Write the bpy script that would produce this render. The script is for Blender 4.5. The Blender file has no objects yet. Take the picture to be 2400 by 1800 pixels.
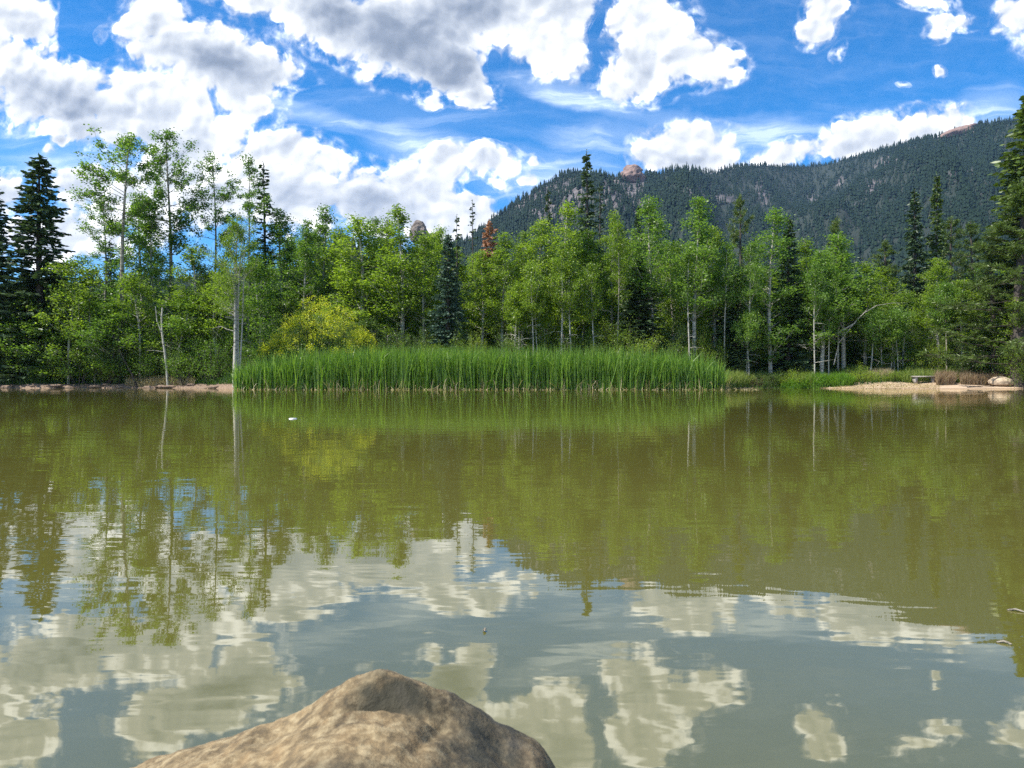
import bpy, math, random
import numpy as np
from mathutils import Vector, noise as mnoise

R = math.radians
sc = bpy.context.scene
COL = sc.collection

# ------------------------------------------------------------------ camera, sun, sky, exposure
F, CX, HZ, EYE = 1522.6, 1106.0, 817.5, 0.65        # photo geometry: focal length, centre and horizon in picture units, eye height (m)
cam_d = bpy.data.cameras.new('camera')
cam = bpy.data.objects.new('camera', cam_d)
COL.objects.link(cam)
cam.location = (0, 0, EYE)
cam.rotation_euler = (R(90 - 0.45), 0, 0)
cam_d.sensor_width = 36
cam_d.lens = 24.78
cam_d.clip_start = 0.05
cam_d.clip_end = 20000
cam_d.dof.use_dof = True
cam_d.dof.focus_distance = 48
cam_d.dof.aperture_fstop = 14.0
sc.camera = cam

SUN_AZ, SUN_EL = R(-110), R(54)                      # azimuth from +Y, negative to the left
sun_dir = Vector((math.sin(SUN_AZ) * math.cos(SUN_EL), math.cos(SUN_AZ) * math.cos(SUN_EL), math.sin(SUN_EL)))
sd = bpy.data.lights.new('sun', 'SUN')
sd.energy = 4.9
sd.angle = R(0.5)
sd.color = (1.0, 0.955, 0.88)
sun = bpy.data.objects.new('sun', sd)
COL.objects.link(sun)
sun.rotation_euler = sun_dir.to_track_quat('Z', 'Y').to_euler()

sc.view_settings.view_transform = 'Standard'
sc.view_settings.look = 'None'
sc.view_settings.exposure = 0.8
sc.view_settings.gamma = 1.0
sc.view_settings.use_curve_mapping = False
sc.cycles.max_bounces = 8
sc.cycles.diffuse_bounces = 3
sc.cycles.glossy_bounces = 3
sc.cycles.transmission_bounces = 4
sc.cycles.volume_bounces = 0
sc.cycles.use_denoising = False
sc.cycles.denoiser = 'OPENIMAGEDENOISE'
sc.cycles.denoising_input_passes = 'RGB_ALBEDO_NORMAL'
sc.cycles.denoising_prefilter = 'NONE'

world = bpy.data.worlds.new('World')
sc.world = world
world.use_nodes = True
WN, WL = world.node_tree.nodes, world.node_tree.links
WN.clear()


def wmath(op, a, b=None, c=None, clamp=False):
    n = WN.new('ShaderNodeMath')
    n.operation = op
    n.use_clamp = clamp
    for i, v in enumerate((a, b, c)):
        if v is None:
            continue
        if isinstance(v, (int, float)):
            n.inputs[i].default_value = v
        else:
            WL.new(v, n.inputs[i])
    return n.outputs[0]


def wstep(v, a, b, lo=0.0, hi=1.0):
    n = WN.new('ShaderNodeMapRange')
    n.interpolation_type = 'SMOOTHSTEP'
    WL.new(v, n.inputs[0])
    n.inputs[1].default_value = a
    n.inputs[2].default_value = b
    n.inputs[3].default_value = lo
    n.inputs[4].default_value = hi
    return n.outputs[0]


def wnoise(vec, scale, detail=8.0, rough=0.55, dist=0.0):
    n = WN.new('ShaderNodeTexNoise')
    n.noise_dimensions = '3D'
    WL.new(vec, n.inputs['Vector'])
    n.inputs['Scale'].default_value = scale
    n.inputs['Detail'].default_value = detail
    n.inputs['Roughness'].default_value = rough
    n.inputs['Distortion'].default_value = dist
    return n.outputs['Fac'], n.outputs['Color']


def build_world():
    tc = WN.new('ShaderNodeTexCoord')
    dirv = tc.outputs['Generated']
    sky = WN.new('ShaderNodeTexSky')
    sky.sky_type = 'NISHITA'
    sky.sun_disc = False
    sky.sun_elevation = SUN_EL
    sky.sun_rotation = SUN_AZ
    sky.altitude = 2400
    sky.air_density = 1.0
    sky.dust_density = 0.35
    sky.ozone_density = 2.2
    hs = WN.new('ShaderNodeHueSaturation')
    hs.inputs['Saturation'].default_value = 1.5
    hs.inputs['Value'].default_value = 1.0
    WL.new(sky.outputs[0], hs.inputs['Color'])
    bg_sky = WN.new('ShaderNodeBackground')
    WL.new(hs.outputs[0], bg_sky.inputs[0])
    bg_sky.inputs[1].default_value = SKY_STRENGTH

    sep = WN.new('ShaderNodeSeparateXYZ')
    WL.new(dirv, sep.inputs[0])
    yy = wmath('MAXIMUM', sep.outputs[1], 0.08)
    u = wmath('DIVIDE', sep.outputs[0], yy)
    v = wmath('DIVIDE', sep.outputs[2], yy)
    uv = WN.new('ShaderNodeCombineXYZ')
    WL.new(u, uv.inputs[0])
    WL.new(v, uv.inputs[1])
    # warped cloud-field coordinates: edges of the clouds billow
    _, wc = wnoise(uv.outputs[0], 7.0, 5.0, 0.55)
    sub = WN.new('ShaderNodeVectorMath'); sub.operation = 'SUBTRACT'
    WL.new(wc, sub.inputs[0]); sub.inputs[1].default_value = (0.5, 0.5, 0.5)
    scl = WN.new('ShaderNodeVectorMath'); scl.operation = 'SCALE'
    WL.new(sub.outputs[0], scl.inputs[0]); scl.inputs['Scale'].default_value = 0.055
    add = WN.new('ShaderNodeVectorMath'); add.operation = 'ADD'
    WL.new(uv.outputs[0], add.inputs[0]); WL.new(scl.outputs[0], add.inputs[1])
    flat = WN.new('ShaderNodeVectorMath'); flat.operation = 'MULTIPLY'
    WL.new(add.outputs[0], flat.inputs[0]); flat.inputs[1].default_value = (1, 1, 0)
    pw = flat.outputs[0]

    def blob(cx, cy, rx, ry, ang, w):
        m = WN.new('ShaderNodeMapping'); m.vector_type = 'TEXTURE'
        m.inputs['Location'].default_value = ((cx - CX) / F, (HZ - cy) / F, 0)
        m.inputs['Rotation'].default_value = (0, 0, R(-ang))
        m.inputs['Scale'].default_value = (rx / F, ry / F, 1)
        WL.new(pw, m.inputs['Vector'])
        g = WN.new('ShaderNodeTexGradient'); g.gradient_type = 'SPHERICAL'
        WL.new(m.outputs[0], g.inputs[0])
        return wmath('MULTIPLY', g.outputs['Fac'], w) if w != 1 else g.outputs['Fac']

    def field(rows, smooth=0.08):
        acc = None
        for r in rows:
            b = blob(*r)
            acc = b if acc is None else wmath('SMOOTH_MAX', acc, b, smooth)
        return acc

    clouds = field(CLOUDS)
    holes = field(HOLES)
    darks = field(DARKS, 0.12)

    valid = wstep(sep.outputs[1], 0.25, 0.45)
    gen, _ = wnoise(dirv, 2.6, 3.0, 0.5)
    genc = wstep(gen, 0.44, 0.72, 0.0, 0.6)
    cov = wmath('ADD', wmath('MULTIPLY', clouds, valid), wmath('MULTIPLY', genc, wmath('SUBTRACT', 1.0, valid)))
    cov = wmath('SUBTRACT', cov, wmath('MULTIPLY', wmath('MULTIPLY', holes, valid), 0.9))

    def billow(vec, det=9.0, vdet=3.0):
        f1, _ = wnoise(vec, 13.0, det, 0.56)
        vo = WN.new('ShaderNodeTexVoronoi')
        vo.voronoi_dimensions = '2D'
        vo.feature = 'SMOOTH_F1'
        vo.inputs['Scale'].default_value = 24.0
        vo.inputs['Detail'].default_value = vdet
        vo.inputs['Roughness'].default_value = 0.55
        vo.inputs['Smoothness'].default_value = 0.35
        WL.new(vec, vo.inputs['Vector'])
        vv = wmath('SUBTRACT', 0.75, vo.outputs['Distance'])
        return wmath('ADD', wmath('MULTIPLY', f1, 0.75), wmath('MULTIPLY', vv, 0.35))

    n0 = billow(pw)
    off = WN.new('ShaderNodeVectorMath'); off.operation = 'ADD'
    WL.new(pw, off.inputs[0]); off.inputs[1].default_value = (-0.0045, 0.0085, 0)
    relief = wmath('SUBTRACT', billow(pw, 4.0, 1.0), billow(off.outputs[0], 4.0, 1.0))
    namp = wstep(cov, 0.0, 0.22, 0.12, 1.15)
    d = wmath('ADD', cov, wmath('MULTIPLY', wmath('SUBTRACT', n0, 0.49), namp))
    wisp, _ = wnoise(pw, 40.0, 6.0, 0.62)
    alpha = wmath('MAXIMUM', wstep(d, 0.05, 0.27), wmath('MULTIPLY', wmath('MULTIPLY', wstep(d, -0.14, 0.2), wstep(cov, 0.01, 0.12)), wstep(wisp, 0.36, 0.75, 0.0, 0.85)))
    thick = wstep(d, 0.25, 0.9)
    dark = wmath('MULTIPLY', darks, 1.6, clamp=True)
    dark = wmath('MULTIPLY', dark, wstep(wmath('ADD', wmath('MULTIPLY', cov, .6), wmath('MULTIPLY', d, .4)), 0.12, 0.7))
    # cloud brightness: white rims and tops, grey bellies, billow relief
    br = wmath('ADD', 0.945, wmath('MULTIPLY', relief, 0.8))
    br = wmath('SUBTRACT', br, wmath('MULTIPLY', thick, 0.08))
    br = wmath('SUBTRACT', br, wmath('MULTIPLY', dark, 0.40))
    big, _ = wnoise(pw, 6.0, 7.0, 0.5)
    br = wmath('ADD', br, wmath('MULTIPLY', wmath('SUBTRACT', big, 0.5), 0.20))
    br = wmath('MAXIMUM', wmath('MINIMUM', br, 1.08), 0.30)
    ramp = WN.new('ShaderNodeValToRGB')
    cr = ramp.color_ramp
    cr.elements[0].position = 0.0; cr.elements[0].color = (0.20, 0.26, 0.36, 1)
    cr.elements[1].position = 1.0; cr.elements[1].color = (2.2, 2.2, 2.17, 1)
    for p, c in ((0.35, (0.36, 0.42, 0.53, 1)), (0.6, (0.56, 0.62, 0.72, 1)), (0.80, (0.78, 0.83, 0.90, 1)), (0.92, (1.04, 1.055, 1.08, 1))):
        e = cr.elements.new(p); e.color = c
    WL.new(wstep(br, 0.15, 1.06), ramp.inputs[0])
    bg_c = WN.new('ShaderNodeBackground')
    WL.new(ramp.outputs[0], bg_c.inputs[0])
    bg_c.inputs[1].default_value = CLOUD_STRENGTH

    # thin high cirrus and the old contrail
    cm = WN.new('ShaderNodeMapping')
    cm.inputs['Rotation'].default_value = (0, 0, R(16))
    cm.inputs['Scale'].default_value = (1.6, 11.0, 1)
    WL.new(pw, cm.inputs['Vector'])
    cn, _ = wnoise(cm.outputs[0], 3.2, 7.0, 0.6, 0.6)
    streak = wstep(cn, 0.42, 0.8)
    cir = field(CIRRUS, 0.1)
    veil = wmath('MULTIPLY', wmath('ADD', wmath('MULTIPLY', streak, 0.75), 0.22), wmath('MULTIPLY', wmath('MULTIPLY', cir, valid), 2.0))
    veil = wmath('MINIMUM', veil, 0.65)
    bg_v = WN.new('ShaderNodeBackground')
    bg_v.inputs[0].default_value = (0.72, 0.82, 0.95, 1)
    bg_v.inputs[1].default_value = 1.0
    m1 = WN.new('ShaderNodeMixShader'); WL.new(veil, m1.inputs[0]); WL.new(bg_sky.outputs[0], m1.inputs[1]); WL.new(bg_v.outputs[0], m1.inputs[2])
    m2 = WN.new('ShaderNodeMixShader'); WL.new(alpha, m2.inputs[0]); WL.new(m1.outputs[0], m2.inputs[1]); WL.new(bg_c.outputs[0], m2.inputs[2])
    out = WN.new('ShaderNodeOutputWorld')
    WL.new(m2.outputs[0], out.inputs[0])


SKY_STRENGTH = 0.13
CLOUD_STRENGTH = 0.62
# cloud banks as ellipses of the sky: azimuth and height in picture units, radii, tilt, weight
CLOUDS = [
    (40, 25, 135, 85, 10, 1), (-60, 120, 160, 120, 0, 1), (60, 175, 190, 130, 15, 1), (190, 215, 200, 110, 20, 1),
    (335, 50, 105, 90, 30, 1), (360, 110, 120, 100, 30, 1), (490, 150, 230, 120, 12, 1.15), (340, 235, 290, 120, 12, 1.15), (600, 160, 90, 70, 10, .9),
    (520, 215, 140, 70, 0, .9), (230, 270, 160, 80, 0, .9), (440, 300, 130, 110, 10, 1), (400, 380, 120, 130, 0, 1),
    (470, 420, 160, 130, 0, .9), (100, 318, 60, 26, -10, .8), (130, 303, 40, 22, 0, .8), (15, 410, 80, 75, 0, .9), (190, 400, 110, 90, 0, 1), (300, 440, 200, 120, 0, 1),
    (120, 520, 260, 90, 0, .9), (226, 70, 30, 40, 20, .75),
    (620, 318, 130, 62, 8, 1), (560, 350, 110, 90, 0, 1), (650, 420, 190, 140, 10, 1), (800, 440, 220, 125, 10, 1), (900, 400, 130, 95, -12, 1),
    (960, 350, 90, 70, 0, 1), (1040, 350, 120, 55, 8, 1), (700, 350, 80, 60, 0, .8), (940, 470, 220, 120, 10, 1), (1010, 460, 120, 95, 10, 1),
    (1080, 520, 130, 70, 0, .8), (1142, 392, 32, 24, 0, .9), (1150, 350, 30, 22, 0, .7), (1075, 403, 50, 20, 20, .6),
    (560, 0, 180, 60, 15, 1), (720, 30, 260, 105, 22, 1), (870, 90, 240, 130, 24, 1), (970, 140, 135, 95, 20, 1.05), (1000, 20, 260, 130, 0, 1.1),
    (1150, -20, 220, 110, 0, 1), (1025, 205, 62, 62, 20, .8), (940, 215, 40, 40, 0, .7), (1050, 235, 55, 24, 10, .6),
    (1180, 90, 135, 100, 20, 1), (1215, 40, 110, 110, 0, 1), (1400, 45, 135, 105, 0, 1), (1385, 150, 135, 90, 0, 1), (1495, 130, 140, 80, 10, 1), (1340, 180, 90, 60, 0, .9),
    (1785, 12, 80, 58, 0, .95), (1758, 62, 62, 52, -30, .9), (1810, 112, 26, 34, 30, .62), (1995, 5, 95, 32, 8, .8), (2055, 50, 72, 34, 0, .72), (2020, 75, 38, 34, 0, .62),
    (2195, 45, 70, 62, -25, .9), (2155, 72, 40, 26, 0, .6), (2027, 158, 24, 16, 0, .62), (1948, 182, 20, 9, -8, .6),
    (1480, 322, 145, 80, 0, 1.05), (1420, 330, 80, 60, 0, 1), (1550, 330, 80, 70, 0, 1), (1700, 345, 160, 42, -5, .85), (1870, 315, 130, 80, -8, 1.1), (2010, 280, 135, 76, -8, 1.1), (1950, 330, 220, 70, -10, 1),
    (1600, 375, 200, 35, 0, .8), (1240, 400, 120, 30, 0, .5), (2300, 60, 160, 120, 0, .9), (-250, 300, 260, 200, 0, 1), (700, -160, 420, 130, 0, 1), (-100, -120, 260, 90, 0, 1), (1500, -220, 300, 80, 0, .9),
]
HOLES = [
    (190, 60, 60, 85, -35, .9), (60, 318, 130, 34, 0, .75), (1040, 408, 62, 18, 5, 1.0), (700, 230, 160, 50, 25, .8), (1062, 130, 26, 60, 0, .7),
    (1284, 60, 18, 60, 12, .9), (1000, 275, 300, 45, 4, .8), (175, 345, 120, 26, 0, .5), (1290, 330, 90, 60, 0, .4), (1000, 410, 50, 14, 0, .4),
]
DARKS = [
    (110, 240, 220, 100, 10, .7), (470, 140, 200, 70, 12, .65), (880, 85, 300, 120, 22, 1.15), (975, 130, 130, 90, 10, 1.1), (760, 40, 200, 80, 20, .8), (1020, 20, 220, 80, 0, .6),
    (60, 60, 110, 60, 0, .5), (330, 320, 150, 70, 0, .55), (790, 440, 160, 90, 0, .45), (620, 420, 120, 90, 0, .35), (1400, 120, 110, 60, 0, .35), (1180, 20, 120, 60, 0, .35), (1960, 330, 120, 40, 0, .35),
    (1480, 345, 100, 40, 0, .35), (500, 440, 160, 80, 0, .4), (100, 440, 160, 80, 0, .35),
]
CIRRUS = [
    (690, 250, 190, 34, 14, .75), (900, 305, 150, 50, 8, .8), (1250, 205, 240, 40, 16, .85), (1480, 265, 180, 34, 12, .6), (1330, 290, 220, 60, 0, .5),
    (1200, 380, 260, 80, 0, .75), (1640, 300, 220, 60, 0, .65), (2150, 240, 150, 60, 0, .7), (120, 340, 260, 60, 0, .6), (40, 290, 120, 40, 0, .4), (900, 250, 400, 60, 5, .25),
]
build_world()


# ------------------------------------------------------------------ helpers
def P(X, Yd, depth):
    """the point seen at picture position (X, Yd) standing `depth` metres ahead"""
    return Vector(((X - CX) / F * depth, depth, EYE + (HZ - Yd) / F * depth))


def mat_nodes(name):
    m = bpy.data.materials.new(name)
    m.use_nodes = True
    nt = m.node_tree
    return m, nt.nodes, nt.links, nt.nodes['Principled BSDF']


def ramp_node(nodes, links, src, stops):
    r = nodes.new('ShaderNodeValToRGB')
    e = r.color_ramp.elements
    e[0].position, e[0].color = stops[0][0], (*stops[0][1], 1)
    e[1].position, e[1].color = stops[-1][0], (*stops[-1][1], 1)
    for p, c in stops[1:-1]:
        k = e.new(p); k.color = (*c, 1)
    links.new(src, r.inputs[0])
    return r.outputs[0]


def tex(nodes, links, scale, detail=5, rough=0.55, coord='Object', stretch=None, dist=0.0):
    tc = nodes.new('ShaderNodeTexCoord')
    src = tc.outputs[coord] if coord != 'World' else nodes.new('ShaderNodeNewGeometry').outputs['Position']
    if stretch:
        mp = nodes.new('ShaderNodeMapping'); mp.inputs['Scale'].default_value = stretch
        links.new(src, mp.inputs[0]); src = mp.outputs[0]
    n = nodes.new('ShaderNodeTexNoise')
    n.inputs['Scale'].default_value = scale
    n.inputs['Detail'].default_value = detail
    n.inputs['Roughness'].default_value = rough
    n.inputs['Distortion'].default_value = dist
    links.new(src, n.inputs['Vector'])
    return n.outputs['Fac']


def mth(nodes, links, op, a, b=None, clamp=False):
    n = nodes.new('ShaderNodeMath'); n.operation = op; n.use_clamp = clamp
    for i, v in enumerate((a, b)):
        if v is None: continue
        if isinstance(v, (int, float)): n.inputs[i].default_value = v
        else: links.new(v, n.inputs[i])
    return n.outputs[0]


def mixc(nodes, links, fac, a, b):
    n = nodes.new('ShaderNodeMix'); n.data_type = 'RGBA'
    for i, v in ((0, fac), (6, a), (7, b)):
        if isinstance(v, (int, float)): n.inputs[i].default_value = v
        elif isinstance(v, tuple): n.inputs[i].default_value = (*v, 1)
        else: links.new(v, n.inputs[i])
    return n.outputs[2]


def bump(nodes, links, bsdf, h, strength, dist):
    b = nodes.new('ShaderNodeBump')
    b.inputs['Strength'].default_value = strength
    b.inputs['Distance'].default_value = dist
    links.new(h, b.inputs['Height'])
    links.new(b.outputs[0], bsdf.inputs['Normal'])


def leaf_material(name, c0, c1, c2, trans=0.46, rough=0.42, spec=0.35, tmul=1.5, obj_var=0.35):
    """leaves: colour varies leaf by leaf and tree by tree; light passes through them"""
    m, N, L, B = mat_nodes(name)
    geo = N.new('ShaderNodeNewGeometry')
    oi = N.new('ShaderNodeObjectInfo')
    v = mth(N, L, 'ADD', mth(N, L, 'MULTIPLY', geo.outputs['Random Per Island'], 1 - obj_var), mth(N, L, 'MULTIPLY', oi.outputs['Random'], obj_var))
    col = ramp_node(N, L, v, [(0.0, c0), (0.5, c1), (1.0, c2)])
    L.new(col, B.inputs['Base Color'])
    B.inputs['Roughness'].default_value = rough
    B.inputs['Specular IOR Level'].default_value = spec
    tr = N.new('ShaderNodeBsdfTranslucent')
    g = N.new('ShaderNodeVectorMath'); g.operation = 'MULTIPLY'
    L.new(col, g.inputs[0]); g.inputs[1].default_value = (tmul, tmul * 1.05, tmul * 0.5)
    L.new(g.outputs[0], tr.inputs['Color'])
    mx = N.new('ShaderNodeMixShader'); mx.inputs[0].default_value = trans
    L.new(B.outputs[0], mx.inputs[1]); L.new(tr.outputs[0], mx.inputs[2])
    L.new(mx.outputs[0], N['Material Output'].inputs['Surface'])
    return m


M = {}
M['aspen_leaf'] = leaf_material('aspen_leaf', (.070, .118, .012), (.130, .200, .020), (.235, .310, .038), tmul=2.1)
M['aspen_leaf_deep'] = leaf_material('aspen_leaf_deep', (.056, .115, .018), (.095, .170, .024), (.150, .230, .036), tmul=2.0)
M['aspen_leaf_pale'] = leaf_material('aspen_leaf_pale', (.080, .150, .026), (.125, .215, .035), (.190, .285, .050), tmul=1.8)
M['yellow_leaf'] = leaf_material('yellow_leaf', (.34, .42, .03), (.58, .58, .04), (.74, .66, .06), tmul=1.4)
M['willow_leaf'] = leaf_material('willow_leaf', (.065, .120, .035), (.115, .185, .050), (.180, .260, .065), spec=.4, rough=.35, tmul=1.4)
M['lime_leaf'] = leaf_material('lime_leaf', (.13, .20, .02), (.22, .30, .03), (.30, .37, .05), tmul=1.4)
M['spruce_needle'] = leaf_material('spruce_needle', (.034, .062, .028), (.064, .108, .044), (.110, .160, .060), trans=.15, rough=.5, spec=.3, tmul=1.2)
M['blue_needle'] = leaf_material('blue_needle', (.045, .085, .060), (.075, .130, .085), (.110, .170, .110), trans=.15, rough=.5, spec=.35, tmul=1.2)
M['pine_needle'] = leaf_material('pine_needle', (.040, .072, .016), (.085, .135, .024), (.150, .200, .040), trans=.22, rough=.45, spec=.4, tmul=1.4)
M['dead_needle'] = leaf_material('dead_needle', (.30, .14, .08), (.44, .22, .13), (.52, .30, .18), trans=.2, tmul=1.0)
M['far_needle'] = leaf_material('far_needle', (.008, .018, .014), (.012, .026, .017), (.019, .036, .019), trans=.1, rough=.7, spec=.1, tmul=1.0)  # darkened so the needle colour carries the cloud shadow on the mountain
M['cattail'] = leaf_material('cattail', (.060, .130, .016), (.115, .225, .028), (.240, .360, .060), trans=.4, rough=.38, spec=.45, tmul=1.6, obj_var=0.0)
M['grass'] = leaf_material('grass', (.10, .155, .030), (.17, .235, .040), (.26, .29, .08), trans=.35, tmul=1.5, obj_var=0.0)
M['lush_grass'] = leaf_material('lush_grass', (.070, .150, .015), (.120, .235, .020), (.175, .30, .035), trans=.4, tmul=1.6, obj_var=0.0)
M['red_grass'] = leaf_material('red_grass', (.19, .12, .075), (.27, .185, .11), (.34, .27, .16), trans=.3, tmul=1.1, obj_var=0.0)
M['dry_grass'] = leaf_material('dry_grass', (.30, .24, .13), (.42, .34, .19), (.52, .44, .27), trans=.3, tmul=1.0, obj_var=0.0)
M['shade_herb'] = leaf_material('shade_herb', (.035, .075, .018), (.055, .115, .022), (.085, .155, .03), trans=.4, tmul=1.5, obj_var=0.0)


def bark(name, c0, c1, c2, stretch, scale, lo=.35, mid=.5, hi=.65, strength=.6):
    m, N, L, B = mat_nodes(name)
    n = tex(N, L, scale, 6, .6, 'Object', stretch)
    L.new(ramp_node(N, L, n, [(lo, c0), (mid, c1), (hi, c2)]), B.inputs['Base Color'])
    B.inputs['Roughness'].default_value = .8
    bump(N, L, B, n, strength, .03)
    return m


M['aspen_bark'] = bark('aspen_bark', (.05, .045, .04), (.33, .31, .26), (.46, .44, .37), (1.2, 1.2, 3.5), 3.2, .36, .43, .7)
M['old_bark'] = bark('old_bark', (.05, .045, .035), (.24, .21, .16), (.42, .38, .30), (1.5, 1.5, 2.5), 3.0, .36, .46, .72)
M['grey_wood'] = bark('grey_wood', (.10, .085, .07), (.30, .27, .23), (.46, .43, .38), (3, 3, .6), 6.0, .3, .5, .7)
M['pale_wood'] = bark('pale_wood', (.22, .18, .12), (.38, .33, .24), (.48, .43, .33), (2, 2, 2), 3.0, .3, .45, .7)
M['dark_bark'] = bark('dark_bark', (.020, .016, .013), (.055, .043, .034), (.10, .08, .062), (3, 3, .7), 4.0)


def rock_material(name, base, alt, dark, scale=3.0, strength=.5, bdist=.05):
    m, N, L, B = mat_nodes(name)
    a = tex(N, L, scale, 9, .62)
    b = tex(N, L, scale * 7, 6, .65)
    c = tex(N, L, scale * .6, 4, .5, dist=.8)
    col = mixc(N, L, mth(N, L, 'MULTIPLY', b, .9, True), base, alt)
    k = ramp_node(N, L, a, [(.36, dark), (.48, base), (.62, alt)])
    col = mixc(N, L, .55, col, k)
    dk = N.new('ShaderNodeMapRange'); dk.inputs[1].default_value = .56; dk.inputs[2].default_value = .68
    L.new(c, dk.inputs[0])
    col = mixc(N, L, dk.outputs[0], col, dark)
    L.new(col, B.inputs['Base Color'])
    B.inputs['Roughness'].default_value = .85
    h = mth(N, L, 'ADD', a, mth(N, L, 'MULTIPLY', b, .35))
    bump(N, L, B, h, strength, bdist)
    return m


M['cliff'] = rock_material('cliff', (.20, .165, .14), (.30, .25, .22), (.07, .06, .055), .35, .8, 3.0)
M['knob'] = rock_material('knob', (.20, .125, .10), (.28, .19, .155), (.08, .06, .055), .12, .8, 2.0)
M['clod'] = rock_material('clod', (.18, .12, .08), (.27, .185, .125), (.06, .042, .03), 2.5, .8, .05)
M['shore_rock'] = rock_material('shore_rock', (.42, .32, .22), (.52, .42, .30), (.22, .16, .11), 2.0, .5, .05)


def fbm2(x, y, seed=0, octs=5, lac=2.0, gain=.5):
    """vectorised value noise"""
    x = np.asarray(x, float); y = np.asarray(y, float)
    tot = np.zeros(np.broadcast(x, y).shape); amp = 1.0; norm = 0
    for o in range(octs):
        xi = np.floor(x).astype(np.int64); yi = np.floor(y).astype(np.int64)
        fx = x - xi; fy = y - yi
        fx = fx * fx * (3 - 2 * fx); fy = fy * fy * (3 - 2 * fy)

        def h(a, b):
            n = (a * 374761393 + b * 668265263 + (seed + o) * 982451653) & 0xffffffff
            n = ((n ^ (n >> 13)) * 1274126177) & 0xffffffff
            return ((n ^ (n >> 16)) & 0xffff) / 65535.0
        v = (h(xi, yi) * (1 - fx) + h(xi + 1, yi) * fx) * (1 - fy) + (h(xi, yi + 1) * (1 - fx) + h(xi + 1, yi + 1) * fx) * fy
        tot = tot + v * amp; norm += amp; amp *= gain
        x = x * lac + 17.3; y = y * lac + 5.1
    return tot / norm


def link_mesh(name, verts, faces, mats, parent=None, smooth=False, midx=None):
    """verts (n,3), faces: list of (k,3) or (k,4) arrays"""
    me = bpy.data.meshes.new(name)
    verts = np.asarray(verts, np.float32)
    me.vertices.add(len(verts)); me.vertices.foreach_set('co', verts.ravel())
    loops = np.concatenate([f.ravel() for f in faces]).astype(np.int32)
    sizes = np.concatenate([np.full(len(f), f.shape[1], np.int32) for f in faces])
    starts = np.concatenate([[0], np.cumsum(sizes)[:-1]]).astype(np.int32)
    me.loops.add(len(loops)); me.loops.foreach_set('vertex_index', loops)
    me.polygons.add(len(sizes)); me.polygons.foreach_set('loop_start', starts)
    me.polygons.foreach_set('loop_total', sizes)
    if smooth:
        me.polygons.foreach_set('use_smooth', np.ones(len(sizes), bool))
    for mm in (mats if isinstance(mats, (list, tuple)) else [mats]):
        me.materials.append(mm)
    if midx is not None:
        me.polygons.foreach_set('material_index', midx.astype(np.int32))
    me.update(calc_edges=True)
    o = bpy.data.objects.new(name, me)
    COL.objects.link(o)
    if parent: o.parent = parent
    return o


class Geo:
    def __init__(s): s.v = []; s.f = []; s.n = 0

    def add(s, v, f):
        v = np.asarray(v, float)
        s.v.append(v); s.f.append(np.asarray(f, np.int64) + s.n); s.n += len(v)

    def tube(s, pts, rad, sides=6, cap=True):
        pts = np.asarray(pts, float); rad = np.asarray(rad, float); k = len(pts)
        t = np.gradient(pts, axis=0); t /= np.linalg.norm(t, axis=1, keepdims=True) + 1e-9
        ref = np.array([0, 0, 1.0]) if abs(t[0][2]) < .8 else np.array([1.0, 0, 0])
        a = np.cross(t, ref); a /= np.linalg.norm(a, axis=1, keepdims=True) + 1e-9
        b = np.cross(t, a)
        ang = np.arange(sides) / sides * 2 * np.pi
        ring = pts[:, None] + rad[:, None, None] * (a[:, None] * np.cos(ang)[None, :, None] + b[:, None] * np.sin(ang)[None, :, None])
        i = np.arange(k - 1)[:, None] * sides; j = np.arange(sides)[None]; j2 = (j + 1) % sides
        f = np.stack([i + j, i + j2, i + sides + j2, i + sides + j], -1).reshape(-1, 4)
        s.add(ring.reshape(-1, 3), f)

    def leaves(s, c, size, rng, aspect=.8, axis=None, spread=1.0):
        """rhombic leaves at centres c with random facing"""
        n = len(c)
        size = np.broadcast_to(size, (n,)) * rng.uniform(.65, 1.25, n)
        u = rng.normal(size=(n, 3)); u /= np.linalg.norm(u, axis=1, keepdims=True)
        if axis is not None:
            u = axis + u * spread; u /= np.linalg.norm(u, axis=1, keepdims=True)
        w = rng.normal(size=(n, 3)); v = np.cross(u, w); v /= np.linalg.norm(v, axis=1, keepdims=True) + 1e-9
        u = u * size[:, None] * .5; v = v * size[:, None] * .5 * aspect
        q = np.stack([c - u, c + v * 1.0 - u * .1, c + u, c - v - u * .1], 1)
        s.add(q.reshape(-1, 3), np.arange(4 * n).reshape(-1, 4))

    def sticks(s, a, b, w, rng):
        """flat tapering slivers from a to b"""
        d = b - a
        r = rng.normal(size=d.shape); n = np.cross(d, r); n /= np.linalg.norm(n, axis=1, keepdims=True) + 1e-9
        n = n * (np.broadcast_to(w, (len(a),))[:, None] * .5)
        q = np.stack([a - n * .5, a + n * .5, a + d * .55 + n, b, a + d * .55 - n], 1)
        k = len(a); base = np.arange(k)[:, None] * 5
        s.v.append(q.reshape(-1, 3)); s.f.append((base + np.array([[0, 1, 2, 4]])) + s.n)
        s.f.append((base + np.array([[4, 2, 3]])) + s.n); s.n += 5 * k

    def make(s, name, mat, parent=None, smooth=False):
        v = np.concatenate(s.v); q = [f for f in s.f if f.shape[1] == 4]; t = [f for f in s.f if f.shape[1] == 3]
        fs = ([np.concatenate(q)] if q else []) + ([np.concatenate(t)] if t else [])
        return link_mesh(name, v, fs, mat, parent, smooth)


def tag(o, label=None, cat=None, group=None, kind=None):
    if label: o['label'] = label
    if cat: o['category'] = cat
    if group: o['group'] = group
    if kind: o['kind'] = kind
    return o


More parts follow.
